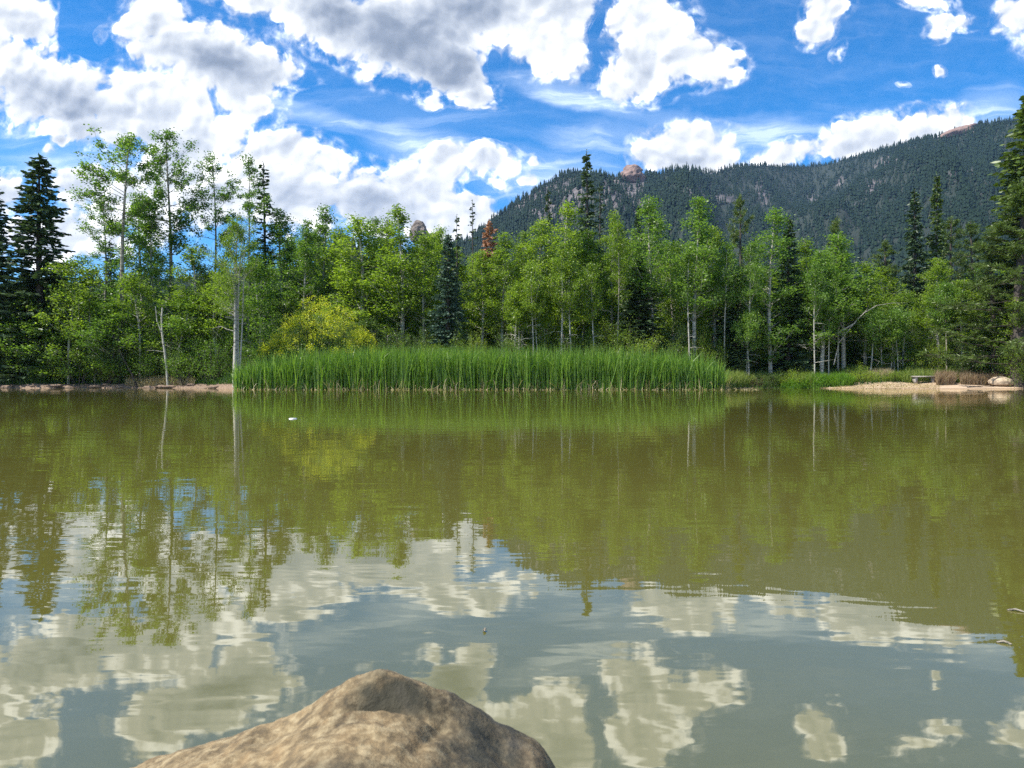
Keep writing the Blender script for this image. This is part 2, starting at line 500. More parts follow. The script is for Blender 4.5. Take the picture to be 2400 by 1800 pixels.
def empty(name, loc=(0, 0, 0), rz=0):
    o = bpy.data.objects.new(name, None); COL.objects.link(o)
    o.location = loc; o.rotation_euler = (0, 0, rz)
    o.empty_display_size = .3
    return o


# ------------------------------------------------------------------ terrain
SHX = np.array([-3000, -900, -400, 0, 90, 180, 300, 430, 500, 520, 700, 1100, 1560, 1620, 1700, 1760, 1850, 1950, 2080, 2150, 2200, 2260, 2500, 3200, 5000.])
SHY = np.array([20, 30, 41, 47.5, 47, 48.2, 47.6, 47, 44.5, 43.2, 43, 43, 43, 47.5, 48, 46.3, 44.6, 43.8, 43.8, 44.2, 44.4, 43.5, 39, 30, 20.])


def shore(x, y):
    X = CX + F * x / np.maximum(y, .5)
    return np.interp(X, SHX, SHY)


def ground_z(x, y):
    x = np.asarray(x, float); y = np.asarray(y, float)
    X = CX + F * x / np.maximum(y, .5)
    s = y - np.interp(X, SHX, SHY) + (fbm2(x * .8, y * .8, 3, 3) - .5) * .9
    s = np.maximum(s, np.abs(x) - 52 + 3 * fbm2(x * .1, y * .1, 9, 2))
    s = np.maximum(s, -1.2 - y + (fbm2(x * .5, x * .3, 5, 2) - .5) * .6)
    under = -1.2 * np.clip(-s / 3.0, 0, 1) ** .8
    leftish = np.clip((700 - X) / 200, 0, 1)
    hr = np.interp(s, [0, 3.2, 4.5, 6.5, 16, 30, 60, 110, 240, 3000], [0.0, .40, .62, 1.0, 2.1, 3.1, 5.0, 10., 20., 60.])
    hl = np.interp(s, [0, .5, 2.0, 6.5, 16, 30, 60, 110, 240, 3000], [0.0, .25, .42, .9, 2.0, 3.0, 5.0, 11., 22., 60.])
    up = hr * (1 - leftish) + hl * leftish
    rough = (fbm2(x * .9, y * .9, 11, 4) - .5) * np.clip(s, 0, 4) * .09 + (fbm2(x * .05, y * .05, 12, 3) - .5) * np.clip(s - 10, 0, 60) * .06
    return np.where(s > 0, up + rough, under)


def spaced(a, b, fine_lo, fine_hi, step, grow):
    v = list(np.arange(fine_lo, fine_hi + 1e-6, step))
    d = step; p = fine_lo
    lo = []
    while p > a: d *= grow; p -= d; lo.append(p)
    d = step; p = fine_hi
    hi = []
    while p < b: d *= grow; p += d; hi.append(p)
    return np.array(lo[::-1] + v + hi)


def grid_mesh(name, X, Y, Z, mat, smooth=True):
    n, m = X.shape
    v = np.stack([X, Y, Z], -1).reshape(-1, 3)
    i = np.arange(n - 1)[:, None] * m; j = np.arange(m - 1)[None]
    f = np.stack([i + j, i + j + 1, i + m + j + 1, i + m + j], -1).reshape(-1, 4)
    return link_mesh(name, v, [f], mat, smooth=smooth)


def ground_material():
    m, N, L, B = mat_nodes('ground_soil')
    geo = N.new('ShaderNodeNewGeometry')
    sp = N.new('ShaderNodeSeparateXYZ'); L.new(geo.outputs['Position'], sp.inputs[0])
    a = tex(N, L, .9, 8, .6, 'World'); b = tex(N, L, 14, 6, .6, 'World'); c = tex(N, L, .18, 4, .5, 'World')
    floor = ramp_node(N, L, b, [(.3, (.045, .034, .02)), (.5, (.085, .065, .038)), (.7, (.14, .11, .065))])
    green = ramp_node(N, L, b, [(.3, (.045, .085, .016)), (.5, (.09, .15, .025)), (.7, (.13, .19, .04))])
    g = N.new('ShaderNodeMapRange'); g.inputs[1].default_value = .42; g.inputs[2].default_value = .55
    L.new(mth(N, L, 'ADD', mth(N, L, 'MULTIPLY', a, .5), mth(N, L, 'MULTIPLY', c, .5)), g.inputs[0])
    soil = mixc(N, L, g.outputs[0], floor, green)
    sand = ramp_node(N, L, b, [(.3, (.34, .235, .15)), (.5, (.46, .335, .225)), (.72, (.56, .44, .32))])
    h = mth(N, L, 'SUBTRACT', sp.outputs[2], mth(N, L, 'MULTIPLY', mth(N, L, 'SUBTRACT', a, .5), .35))
    k = N.new('ShaderNodeMapRange'); k.inputs[1].default_value = .42; k.inputs[2].default_value = .50
    L.new(h, k.inputs[0])
    wet = N.new('ShaderNodeMapRange'); wet.inputs[1].default_value = .0; wet.inputs[2].default_value = .05
    L.new(sp.outputs[2], wet.inputs[0])
    sand = mixc(N, L, wet.outputs[0], (.20, .125, .07), sand)
    lf = N.new('ShaderNodeMapRange'); lf.inputs[1].default_value = -17; lf.inputs[2].default_value = -13
    L.new(sp.outputs[0], lf.inputs[0])
    earth = ramp_node(N, L, b, [(.35, (.12, .078, .05)), (.5, (.20, .135, .09)), (.66, (.30, .21, .145))])
    sand = mixc(N, L, lf.outputs[0], earth, sand)
    L.new(mixc(N, L, k.outputs[0], sand, soil), B.inputs['Base Color'])
    B.inputs['Roughness'].default_value = .95
    bump(N, L, B, mth(N, L, 'ADD', a, mth(N, L, 'MULTIPLY', b, .3)), .7, .12)
    return m


gx = spaced(-4500, 4500, -48, 48, .55, 1.13)
gy = spaced(-400, 3500, 38, 56, .35, 1.12)
GX, GY = np.meshgrid(gx, gy)
ground = grid_mesh('ground', GX, GY, ground_z(GX, GY), ground_material())
tag(ground, kind='structure')


def water_material():
    m, N, L, B = mat_nodes('pond_water')
    a = tex(N, L, .22, 4, .5, 'World', (1.0, 1.6, 1))
    col = ramp_node(N, L, a, [(.3, (.092, .087, .018)), (.7, (.104, .098, .022))])
    B.inputs['Roughness'].default_value = .9
    L.new(col, B.inputs['Base Color'])
    B.inputs['Specular IOR Level'].default_value = 0.0
    # ripples
    r1 = tex(N, L, 2.2, 3, .5, 'World', (.55, 1.5, 1), .3)
    r2 = tex(N, L, 9.0, 2, .5, 'World', (.6, 1.3, 1), .2)
    r3 = tex(N, L, .35, 2, .5, 'World', (1, 1.2, 1))
    amp = N.new('ShaderNodeMapRange'); amp.inputs[1].default_value = .35; amp.inputs[2].default_value = .7; amp.inputs[3].default_value = .35; amp.inputs[4].default_value = 1.0
    L.new(r3, amp.inputs[0])
    h = mth(N, L, 'ADD', mth(N, L, 'MULTIPLY', r1, 1.0), mth(N, L, 'MULTIPLY', r2, .12))
    h = mth(N, L, 'MULTIPLY', h, amp.outputs[0])
    b = N.new('ShaderNodeBump'); b.inputs['Strength'].default_value = 1.0; b.inputs['Distance'].default_value = WAVE
    L.new(h, b.inputs['Height'])
    gl = N.new('ShaderNodeBsdfGlossy'); gl.inputs['Roughness'].default_value = .015
    gl.inputs['Color'].default_value = (.98, .96, .90, 1)
    L.new(b.outputs[0], gl.inputs['Normal'])
    fr = N.new('ShaderNodeFresnel'); fr.inputs['IOR'].default_value = WATER_IOR
    L.new(b.outputs[0], fr.inputs['Normal'])
    mx = N.new('ShaderNodeMixShader')
    L.new(fr.outputs[0], mx.inputs[0]); L.new(B.outputs[0], mx.inputs[1]); L.new(gl.outputs[0], mx.inputs[2])
    L.new(mx.outputs[0], N['Material Output'].inputs['Surface'])
    return m


WAVE, WATER_IOR = .0034, 2.45
wx = np.linspace(-75, 75, 40); wy = np.linspace(-8, 60, 30)
WX, WY = np.meshgrid(wx, wy)
water = grid_mesh('pond_water', WX, WY, np.zeros_like(WX), water_material())
tag(water, kind='structure')

# mountain: ridge line read off as height angles along the horizon
RIDX = np.array([-2500, -900, 0, 300, 600, 850, 1000, 1035, 1075, 1120, 1170, 1215, 1240, 1265, 1345, 1430, 1470, 1510, 1545, 1590, 1650, 1720, 1780, 1860, 1930, 1990, 2050, 2090, 2130, 2180, 2212, 2320, 2600, 3200, 5000.])
RIDY = np.array([700, 690, 640, 620, 600, 570, 530, 506, 471, 434, 405, 381, 378, 380, 383, 377, 367, 370, 373, 360, 358, 362, 357, 337, 320, 305, 292, 281, 273, 264, 257, 240, 230, 300, 500.])
RDX = np.array([-2500, 0, 900, 1100, 1300, 1480, 1600, 1750, 1900, 2000, 2212, 2600, 5000.])
RDR = np.array([700, 700, 800, 1050, 1150, 1180, 1500, 1650, 1500, 1250, 1100, 1000, 900.])


def mountain_z(az, r):
    """az = x/y; r = distance ahead"""
    X = CX + F * az
    er = (HZ - np.interp(X, RIDX, RIDY)) / F
    Rr = np.interp(X, RDX, RDR)
    e0 = .045
    t = np.clip((r - 150) / (Rr - 150), 0, 1)
    e = e0 + (er - e0) * (t ** .72)
    fold = np.abs(fbm2(X * .006 + r * .0012, r * .0022, 21, 4) - .5) * 2
    fold2 = fbm2(X * .02, r * .008, 22, 4) - .5
    w = np.clip(t * (1 - t) * 4, 0, 1)
    z = e * r + EYE
    z = z + w * ((fold - .35) * 120 * np.clip(er / .3, 0, 1) + fold2 * 22)
    back = np.clip((r - Rr) / 900, 0, 3)
    z = np.where(r > Rr, (EYE + er * Rr) + (er * (r - Rr)) * 0 - back * 260 * np.clip(er / .3, .2, 1), z)
    return z


maz = np.linspace((-1500 - CX) / F, (3700 - CX) / F, 420)
mr = np.concatenate([np.linspace(150, 700, 60), np.linspace(715, 1800, 110), np.linspace(1850, 3000, 12)])
AZ, MR = np.meshgrid(maz, mr)
MZ = mountain_z(AZ, MR)
# rock faces on the slopes: (X, Yd, half width, half height) in picture units
FACES = [(1160, 430, 60, 42), (1215, 415, 50, 30), (1185, 460, 50, 25), (1330, 400, 38, 28), (1370, 395, 28, 40), (1340, 430, 40, 26), (1375, 440, 22, 22), (1260, 440, 30, 14), (1415, 415, 16, 10), (1640, 400, 10, 24), (1652, 430, 9, 18), (1560, 430, 34, 8), (1500, 415, 22, 12),
         (1905, 355, 18, 14), (1925, 345, 22, 8), (1885, 405, 16, 14), (1855, 440, 9, 6), (2055, 378, 24, 9), (2090, 372, 18, 8), (2075, 283, 26, 9), (2040, 300, 16, 8), (2160, 320, 16, 6), (1815, 395, 7, 10), (2140, 400, 20, 6), (1760, 430, 14, 6), (1590, 480, 16, 6)]


def rock_mask(X, Yd):
    m = np.zeros(np.shape(X))
    nx = (fbm2(X * .05, Yd * .05, 31, 4) - .5) * 1.1
    for a, b, c, d in FACES:
        q = 1 - np.sqrt(((X - a) / (c * 1.25)) ** 2 + ((Yd - b) / (d * 1.3)) ** 2) + nx
        m = np.maximum(m, q)
    return np.clip(m * 3 - .25, 0, .85)


mount_v = np.stack([AZ * MR, MR, MZ], -1)
MYd = HZ - (MZ - EYE) / MR * F
MX = CX + F * AZ
rm = rock_mask(MX, MYd) * (MR > 500)


def mountain_material():
    m, N, L, B = mat_nodes('mountain_slope')
    at = N.new('ShaderNodeAttribute'); at.attribute_name = 'bare_rock'
    a = tex(N, L, .05, 8, .62, 'World', (1, 1, .6)); b = tex(N, L, .012, 6, .6, 'World')
    rock = ramp_node(N, L, a, [(.35, (.05, .045, .047)), (.48, (.11, .095, .095)), (.62, (.19, .165, .155))])
    wood = ramp_node(N, L, a, [(.3, (.010, .020, .013)), (.6, (.020, .030, .018))])
    L.new(mixc(N, L, at.outputs['Fac'], wood, rock), B.inputs['Base Color'])
    B.inputs['Roughness'].default_value = .95
    bump(N, L, B, a, 1.0, 9.0)
    return m


mountain = grid_mesh('mountain', AZ * MR, MR, MZ, mountain_material(), smooth=False)
att = mountain.data.attributes.new('bare_rock', 'FLOAT', 'POINT')
att.data.foreach_set('value', rm.ravel().astype(np.float32))
tag(mountain, kind='structure')


def interp_mz(x, y):
    return mountain_z(x / y, y)


def cone_trees(name, px, py, pz, h, r, rng, mat, tiers=3, sides=5):
    """a far wood: every tree a stack of ragged cones"""
    n = len(px); V = []; Fc = []; base = 0
    for t in range(tiers):
        z0 = pz + h * (.08 + .30 * t * (3 / tiers)); z1 = pz + h * (.48 + .52 * (t + 1) / tiers if t < tiers - 1 else 1.0)
        z1 = np.where(t == tiers - 1, pz + h, z0 + h * .42)
        rr = r * (1 - .27 * t * 3 / tiers)
        ang = (np.arange(sides)[None] / sides * 2 * np.pi) + rng.uniform(0, 6.28, n)[:, None]
        rad = rr[:, None] * rng.uniform(.6, 1.25, (n, sides))
        ring = np.stack([px[:, None] + rad * np.cos(ang), py[:, None] + rad * np.sin(ang), z0[:, None] + rng.uniform(-.06, .03, (n, sides)) * h[:, None]], -1)
        top = np.stack([px, py, z1], -1)[:, None]
        V.append(np.concatenate([ring, top], 1).reshape(-1, 3))
        b = base + np.arange(n)[:, None] * (sides + 1)
        for k in range(sides):
            Fc.append(np.concatenate([b + k, b + (k + 1) % sides, b + sides], 1))
        base += n * (sides + 1)
    o = link_mesh(name, np.concatenate(V), [np.concatenate(Fc)], mat)
    return o


rng = np.random.default_rng(5)
# mountain forest
n = 130000
Xs = rng.uniform(-150, 2420, n); tt = rng.uniform(0, 1, n)
Rr = np.interp(Xs, RDX, RDR)
rr = 330 + (Rr - 330) * tt ** .75
az = (Xs - CX) / F
zz = mountain_z(az, rr)
Ydd = HZ - (zz - EYE) / rr * F
keep = (rock_mask(Xs, Ydd) < rng.uniform(.1, 1.3, n)) & (fbm2(Xs * .03, rr * .01, 41, 3) + rng.uniform(-.2, .2, n) > .30)
Xs, rr, az, zz = Xs[keep], rr[keep], az[keep], zz[keep]
k = min(60000, len(Xs))
Xs, rr, az, zz = Xs[:k], rr[:k], az[:k], zz[:k]
hh = 4.5 + 11 * rng.uniform(0, 1, k) ** 1.6 * (.5 + fbm2(Xs * .02, rr * .01, 43, 2))
forest = cone_trees('mountain_forest', az * rr, rr, zz - 1.0, hh, hh * rng.uniform(.15, .26, k), rng, M['far_needle'])
tag(forest, 'dark conifer forest covering the mountainside', 'forest', kind='stuff')
# ridge-top trees stand a little taller against the sky
n = 1500
Xs = rng.uniform(1010, 2400, n); Rr = np.interp(Xs, RDX, RDR) * rng.uniform(.985, 1.0, n)
az = (Xs - CX) / F
keep = (np.abs(Xs - 1366) > 24) & (np.abs(Xs - 2072) > 26)
Xs, Rr, az = Xs[keep], Rr[keep], az[keep]
hh = rng.uniform(5, 13, len(Xs)) * (.5 + fbm2(Xs * .05, Xs * 0, 47, 3))
ridge = cone_trees('ridge_forest', az * Rr, Rr, mountain_z(az, Rr) - 1, hh, hh * .14, rng, M['far_needle'])
tag(ridge, 'row of small conifers along the mountain skyline', 'forest', kind='stuff')
# wood on the low hill behind the pond
n = 5200
xx = rng.uniform(-190, 200, n); yy = 92 + 200 * rng.uniform(0, 1, n) ** 1.1
zz = np.where(yy > 150, np.maximum(ground_z(xx, yy), mountain_z(xx / yy, np.maximum(yy, 150))), ground_z(xx, yy))
keep = np.abs(xx / yy) < .95
xx, yy, zz = xx[keep], yy[keep], zz[keep]
hh = rng.uniform(5, 9.5, len(xx))
low = cone_trees('far_wood', xx, yy, zz - .3, hh, hh * rng.uniform(.14, .22, len(xx)), rng, M['far_needle'], tiers=5, sides=7)
tag(low, 'dark conifer wood on the low hill behind the aspens', 'forest', kind='stuff')


# ------------------------------------------------------------------ rocks
def boulder(name, loc, dims, mat, seed, res=4, amp=.18, freq=1.2, facets=0.0):
    import bmesh
    bm = bmesh.new()
    bmesh.ops.create_icosphere(bm, subdivisions=res, radius=1)
    for v in bm.verts:
        p = v.co.copy()
        nz = mnoise.fractal(p * freq + Vector((seed * 7.1, seed * 3.3, seed)), .9, 2.1, 5)
        cell = mnoise.cell(p * 1.7 + Vector((seed, 0, 0)))
        q = p * (1 + amp * nz + facets * (cell - .5))
        q.z = q.z if q.z > -.5 else -.5 + (q.z + .5) * .3
        v.co = Vector((q.x * dims[0], q.y * dims[1], q.z * dims[2]))
    me = bpy.data.meshes.new(name); bm.to_mesh(me); bm.free()
    for p in me.polygons: p.use_smooth = True
    me.materials.append(mat)
    o = bpy.data.objects.new(name, me); COL.objects.link(o); o.location = loc
    return o


rr_ = float(np.interp(1366, RDX, RDR)) * .985
o = boulder('rock_dome', P(1365, 385, rr_), (21, 16, 18), M['knob'], 3, 5, .22, 1.5, .13)
tag(o, 'rounded reddish rock dome on the mountain skyline beyond the tall spruce', 'rock')
rr_ = float(np.interp(2070, RDX, RDR)) * .985
o = boulder('rock_outcrop', P(2073, 287, rr_), (30, 14, 10), M['knob'], 8, 4, .22, 1.5)
o.rotation_euler = (0, R(-14), 0)
tag(o, 'low reddish crag on the right end of the mountain skyline', 'rock')
o = boulder('granite_tower', P(905, 508, 260), (3.4, 3.1, 4.9), M['cliff'], 5, 5, .16, 1.3, .12)
tag(o, 'rounded grey granite tower poking above the aspens against white cloud', 'rock')
o = boulder('granite_boulder', P(934, 522, 262), (3.4, 3, 3.2), M['cliff'], 9, 4, .14, 1.2)
tag(o, 'small pale rock knob just right of the grey granite tower', 'rock')
# crags on the slopes, part of the mountain
cr_rng = np.random.default_rng(12)


def shore_boulder():
    c = P(2162, 826, 45.6)
    o = boulder('shore_boulder', (c.x, c.y, .42), (.78, .5, .38), M['shore_rock'], 14, 5, .14, .9)
    tag(o, 'smooth tan boulder on the sandy beach by the reddish grass', 'rock')
    return o


shore_boulder()
srg = random.Random(21)
for i in range(16):
    X = [-30, 20, 70, 118, 150, 176, 205, 232, 262, 290, 318, 345, 372, 405, 440, 470][i] + srg.uniform(-8, 8)
    dep = float(np.interp(X, SHX, SHY)) + srg.uniform(.0, .35)
    x = (X - CX) / F * dep
    w = srg.uniform(.18, .5)
    o = boulder('bank_clod', (x, dep, float(ground_z(x, dep)) + .03), (w, w * .5, w * srg.uniform(.2, .38)), M['clod'], 30 + i, 3, .28, 1.6)
    tag(o, 'lump of eroded pinkish earth at the left waterline', 'earth clod', 'earth clods along the left waterline')


def foreground_rock():
    sx = np.array([-700, 100, 250, 322, 391, 460, 533, 597, 645, 680, 735, 781, 817, 849, 895, 932, 964, 1010, 1046, 1078, 1111, 1147, 1175, 1193, 1230, 1320, 1500.])
    sy = np.array([1900, 1750, 1685, 1653, 1625, 1600, 1574, 1557, 1540, 1513, 1474, 1456, 1449, 1453, 1464, 1480, 1497, 1522, 1550, 1580, 1599, 1602, 1616, 1643, 1730, 1950, 2400.])
    yc = .98
    n, m = 340, 300
    xs = np.linspace(-.72, .34, n); ys = np.linspace(.42, 1.34, m)
    Xg, Yg = np.meshgrid(xs, ys)
    # crest line bows towards the water in the middle
    Xd = CX + F * Xg / yc
    zc = EYE - (np.interp(Xd, sx, sy) - HZ) / F * yc
    # smooth the crest a little
    zc = EYE - (np.interp(Xd - 26, sx, sy) + np.interp(Xd + 26, sx, sy) + np.interp(Xd, sx, sy) - 3 * HZ) / 3 / F * yc
    t = Yg - yc
    z = np.where(t > 0, zc - (t / .16) ** 2 * .12 - np.maximum(t, 0) * .25, zc + t * 0)
    # towards the camera: hollow under the top lump, then a front lip and a sloping face
    Xp = CX + F * Xg / Yg
    lump = np.exp(-((Xd - 850) / 170) ** 2)
    lipy = .905 - .055 * np.clip((780 - Xd) / 120, -1, 1.2) * 0 + .03 * np.clip((700 - Xd) / 100, 0, 1)
    d = Yg - lipy
    hd = np.clip(d / .006, 0, 1) * np.clip(1 - d / .062, 0, 1) ** 1.3
    hollow = hd * (.064 * np.exp(-((Xd - 835) / 78) ** 2) + .014 * np.exp(-((Xd - 760) / 100) ** 2))
    z = z - np.where(t <= 0, hollow, hollow)
    front = np.clip(.86 - Yg, 0, 1)
    z = z - front * .05 - front ** 2 * .55
    body = np.where(t <= 0, (-.016 * lump) * np.clip(-t / .10, 0, 1), 0)
    z = z + body
    # a step crack on the right shoulder
    z -= .010 * np.exp(-((Xd - 955 - (Yg - .9) * 500) / 14) ** 2) * np.exp(-((Yg - .88) / .05) ** 2)
    nz = (fbm2(Xg * 9, Yg * 9, 51, 5) - .5) * .026 + (np.abs(fbm2(Xg * 22, Yg * 22, 57, 3) - .5) - .12) * .012 + (fbm2(Xg * 45, Yg * 45, 52, 4) - .5) * .0055 + (fbm2(Xg * 160, Yg * 160, 53, 3) - .5) * .0016
    z = z + nz
    # sides dive below the water line
    z = np.maximum(z, -.25)
    edge = np.maximum(np.clip((Yg - 1.24) / .1, 0, 1), np.clip((.50 - Yg) / .08, 0, 1))
    z = z * (1 - edge) - .3 * edge
    m_, N, L, B = mat_nodes('granite')
    a = tex(N, L, 11, 10, .62); b = tex(N, L, 62, 5, .65); c = tex(N, L, 5, 5, .55, dist=.7); e = tex(N, L, 26, 6, .6)
    col = ramp_node(N, L, a, [(.32, (.055, .040, .017)), (.43, (.145, .102, .046)), (.56, (.225, .160, .075)), (.70, (.30, .22, .11))])
    sp = ramp_node(N, L, b, [(.38, (.035, .025, .012)), (.48, (.16, .112, .052)), (.64, (.40, .32, .18))])
    col = mixc(N, L, .52, col, sp)
    orange = N.new('ShaderNodeMapRange'); orange.inputs[1].default_value = .52; orange.inputs[2].default_value = .68; L.new(e, orange.inputs[0])
    col = mixc(N, L, mth(N, L, 'MULTIPLY', orange.outputs[0], .30), col, (.26, .155, .06))
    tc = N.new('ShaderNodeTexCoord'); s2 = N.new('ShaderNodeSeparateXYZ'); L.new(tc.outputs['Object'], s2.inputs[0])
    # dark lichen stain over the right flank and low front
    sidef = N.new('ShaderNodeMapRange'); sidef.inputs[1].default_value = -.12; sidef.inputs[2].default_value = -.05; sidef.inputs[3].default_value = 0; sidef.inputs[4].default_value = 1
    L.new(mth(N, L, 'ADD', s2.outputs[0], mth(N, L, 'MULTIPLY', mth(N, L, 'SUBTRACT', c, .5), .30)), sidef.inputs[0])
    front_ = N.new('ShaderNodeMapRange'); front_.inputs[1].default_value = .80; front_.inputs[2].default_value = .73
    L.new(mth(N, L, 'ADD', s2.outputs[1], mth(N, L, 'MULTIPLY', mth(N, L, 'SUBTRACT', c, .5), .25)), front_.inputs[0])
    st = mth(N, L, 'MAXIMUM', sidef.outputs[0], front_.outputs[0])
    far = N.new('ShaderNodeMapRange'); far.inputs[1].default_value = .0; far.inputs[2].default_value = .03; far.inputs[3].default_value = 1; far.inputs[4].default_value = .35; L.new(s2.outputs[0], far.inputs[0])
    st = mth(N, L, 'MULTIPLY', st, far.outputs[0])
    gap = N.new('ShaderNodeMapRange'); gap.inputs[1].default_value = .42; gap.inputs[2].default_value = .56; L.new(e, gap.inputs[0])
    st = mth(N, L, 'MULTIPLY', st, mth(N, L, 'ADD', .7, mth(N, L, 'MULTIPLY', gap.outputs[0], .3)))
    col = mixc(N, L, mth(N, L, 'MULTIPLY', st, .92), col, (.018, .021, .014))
    # dark moss plus painted-in shade inside the hollow under the top lump
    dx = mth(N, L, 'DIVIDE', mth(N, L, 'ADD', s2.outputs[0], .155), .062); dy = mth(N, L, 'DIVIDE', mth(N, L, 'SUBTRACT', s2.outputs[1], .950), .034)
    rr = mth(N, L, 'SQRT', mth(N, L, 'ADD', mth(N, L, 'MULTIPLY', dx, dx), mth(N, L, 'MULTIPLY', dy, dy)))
    moss_shade = N.new('ShaderNodeMapRange'); moss_shade.inputs[1].default_value = 1.3; moss_shade.inputs[2].default_value = .45
    L.new(mth(N, L, 'ADD', rr, mth(N, L, 'MULTIPLY', mth(N, L, 'SUBTRACT', e, .5), 1.6)), moss_shade.inputs[0])
    col = mixc(N, L, mth(N, L, 'MULTIPLY', moss_shade.outputs[0], .95), col, (.020, .019, .008))
    patch = N.new('ShaderNodeMapRange'); patch.inputs[1].default_value = .60; patch.inputs[2].default_value = .70; L.new(c, patch.inputs[0])
    col = mixc(N, L, mth(N, L, 'MULTIPLY', patch.outputs[0], .35), col, (.10, .085, .07))
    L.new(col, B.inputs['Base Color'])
    B.inputs['Roughness'].default_value = .82
    bump(N, L, B, mth(N, L, 'ADD', a, mth(N, L, 'MULTIPLY', b, .3)), .9, .014)
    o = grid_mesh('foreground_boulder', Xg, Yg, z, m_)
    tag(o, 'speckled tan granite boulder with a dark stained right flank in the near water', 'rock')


foreground_rock()


# ------------------------------------------------------------------ trees
def trunk_path(H, rng, wob=.12, lean=(0, 0), n=12):
    z = np.linspace(0, H, n)
    t = z / H
    ph = rng.uniform(0, 6.28, 4)
    x = wob * (np.sin(t * 5 + ph[0]) - math.sin(ph[0])) * t + lean[0] * t ** 1.5
    y = wob * (np.sin(t * 4 + ph[1]) - math.sin(ph[1])) * t + lean[1] * t ** 1.5
    return np.stack([x, y, z], -1)


def path_at(pts, z):
    return np.array([np.interp(z, pts[:, 2], pts[:, 0]), np.interp(z, pts[:, 2], pts[:, 1]), z])


def broadleaf(seed, H, R0, cb, nl, ntw, ncl, leaf, rbase, prof='oval', up=(25, 60), sig=.17, dead=0, lean=(0, 0), wob=.12, clump=1.0, lower=.0, stems=None, dead_mat=None):
    """returns (wood Geo, leaf Geo)"""
    rng = np.random.default_rng(seed)
    W, Lf = Geo(), Geo()
    path = trunk_path(H, rng, wob, lean)
    t = path[:, 2] / H
    W.tube(path, rbase * (1 - t) ** .8 + .012, 8)
    if stems:
        for (dx, dy, hh, rr) in stems:
            p2 = trunk_path(H * hh, rng, wob, (lean[0] + dx * 1.2, lean[1] + dy))
            p2[:, 0] += dx; p2[:, 1] += dy
            tt = p2[:, 2] / p2[-1, 2]
            W.tube(p2, rr * (1 - tt) ** .8 + .01, 7)
    C = []
    for i in range(nl):
        f = (i + rng.uniform(0, 1)) / nl
        z = H * (cb + (1 - cb) * f * .97)
        if prof == 'oval':
            w = (math.sin(min(1, f * 1.9 + .28) * math.pi / 2)) * (1 - f) ** .62
        elif prof == 'cone':
            w = (1 - f) ** .85 * min(1, .65 + f * 2)
        else:   # crown held high, wide at the top
            w = min(1, .45 + f * 1.6) * (1 - f ** 3) ** .7
        w = max(w, .12)
        Ln = R0 * w * rng.uniform(.65, 1.18)
        a = rng.uniform(0, 6.283); el = R(rng.uniform(*up)) * (1.0 if prof != 'cone' else 1)
        base = path_at(path, z)
        d = np.array([math.cos(a) * math.cos(el), math.sin(a) * math.cos(el), math.sin(el)])
        Lh = Ln / max(.45, math.cos(el))
        mid = base + d * Lh * .5 + np.array([0, 0, -.05 * Lh]) + rng.normal(size=3) * .04 * Lh
        end = base + d * Lh + np.array([0, 0, rng.uniform(-.05, .16) * Lh]) + rng.normal(size=3) * .05 * Lh
        rb = max(.010, rbase * .32 * (1 - z / H) ** .7 + .006)
        W.tube([base, mid, end], [rb, rb * .6, .005], 4)
        for k in range(max(2, int(round(ntw * (.3 + .9 * w))))):
            s_ = rng.uniform(.22, 1.0) ** .8
            p = (base * (1 - s_) ** 2 + mid * 2 * s_ * (1 - s_) + end * s_ ** 2)
            tw = rng.normal(size=3); tw /= np.linalg.norm(tw); tw = tw * .6 + d * .5 + np.array([0, 0, .25])
            tl = rng.uniform(.18, .5) * min(1.0, .35 + Ln * .5)
            q = p + tw * tl
            W.tube([p, q], [.008, .004], 3)
            if rng.random() < clump:
                C.append(q)
    # leader
    for k in range(5):
        C.append(path_at(path, H * (1 - .025 * k)) + rng.normal(size=3) * .05)
    C = np.array(C)
    m = len(C)
    cs = rng.uniform(.7, 1.35, m) * sig
    cnt = rng.poisson(ncl, m).clip(4)
    idx = np.repeat(np.arange(m), cnt)
    pts = C[idx] + rng.normal(size=(len(idx), 3)) * cs[idx][:, None] * np.array([1, 1, .85])
    Lf.leaves(pts, leaf, rng, .85)
    for k in range(dead):
        z = H * rng.uniform(max(.18, cb - .32), cb + .12)
        a = rng.uniform(0, 6.283); base = path_at(path, z); Ln = R0 * rng.uniform(.35, .95)
        d = np.array([math.cos(a), math.sin(a), rng.uniform(-.15, .3)])
        pts_ = [base + d * Ln * q + np.array([0, 0, -.10 * Ln * q * q]) + rng.normal(size=3) * .04 * Ln * (q > 0) for q in (0, .35, .7, 1)]
        W.tube(pts_, [.022, .016, .010, .004], 4)
        for q in range(5):
            s_ = pts_[rng.integers(1, 4)]; e_ = s_ + rng.normal(size=3) * .22 * Ln
            W.tube([s_, e_], [.007, .003], 3)
    return W, Lf


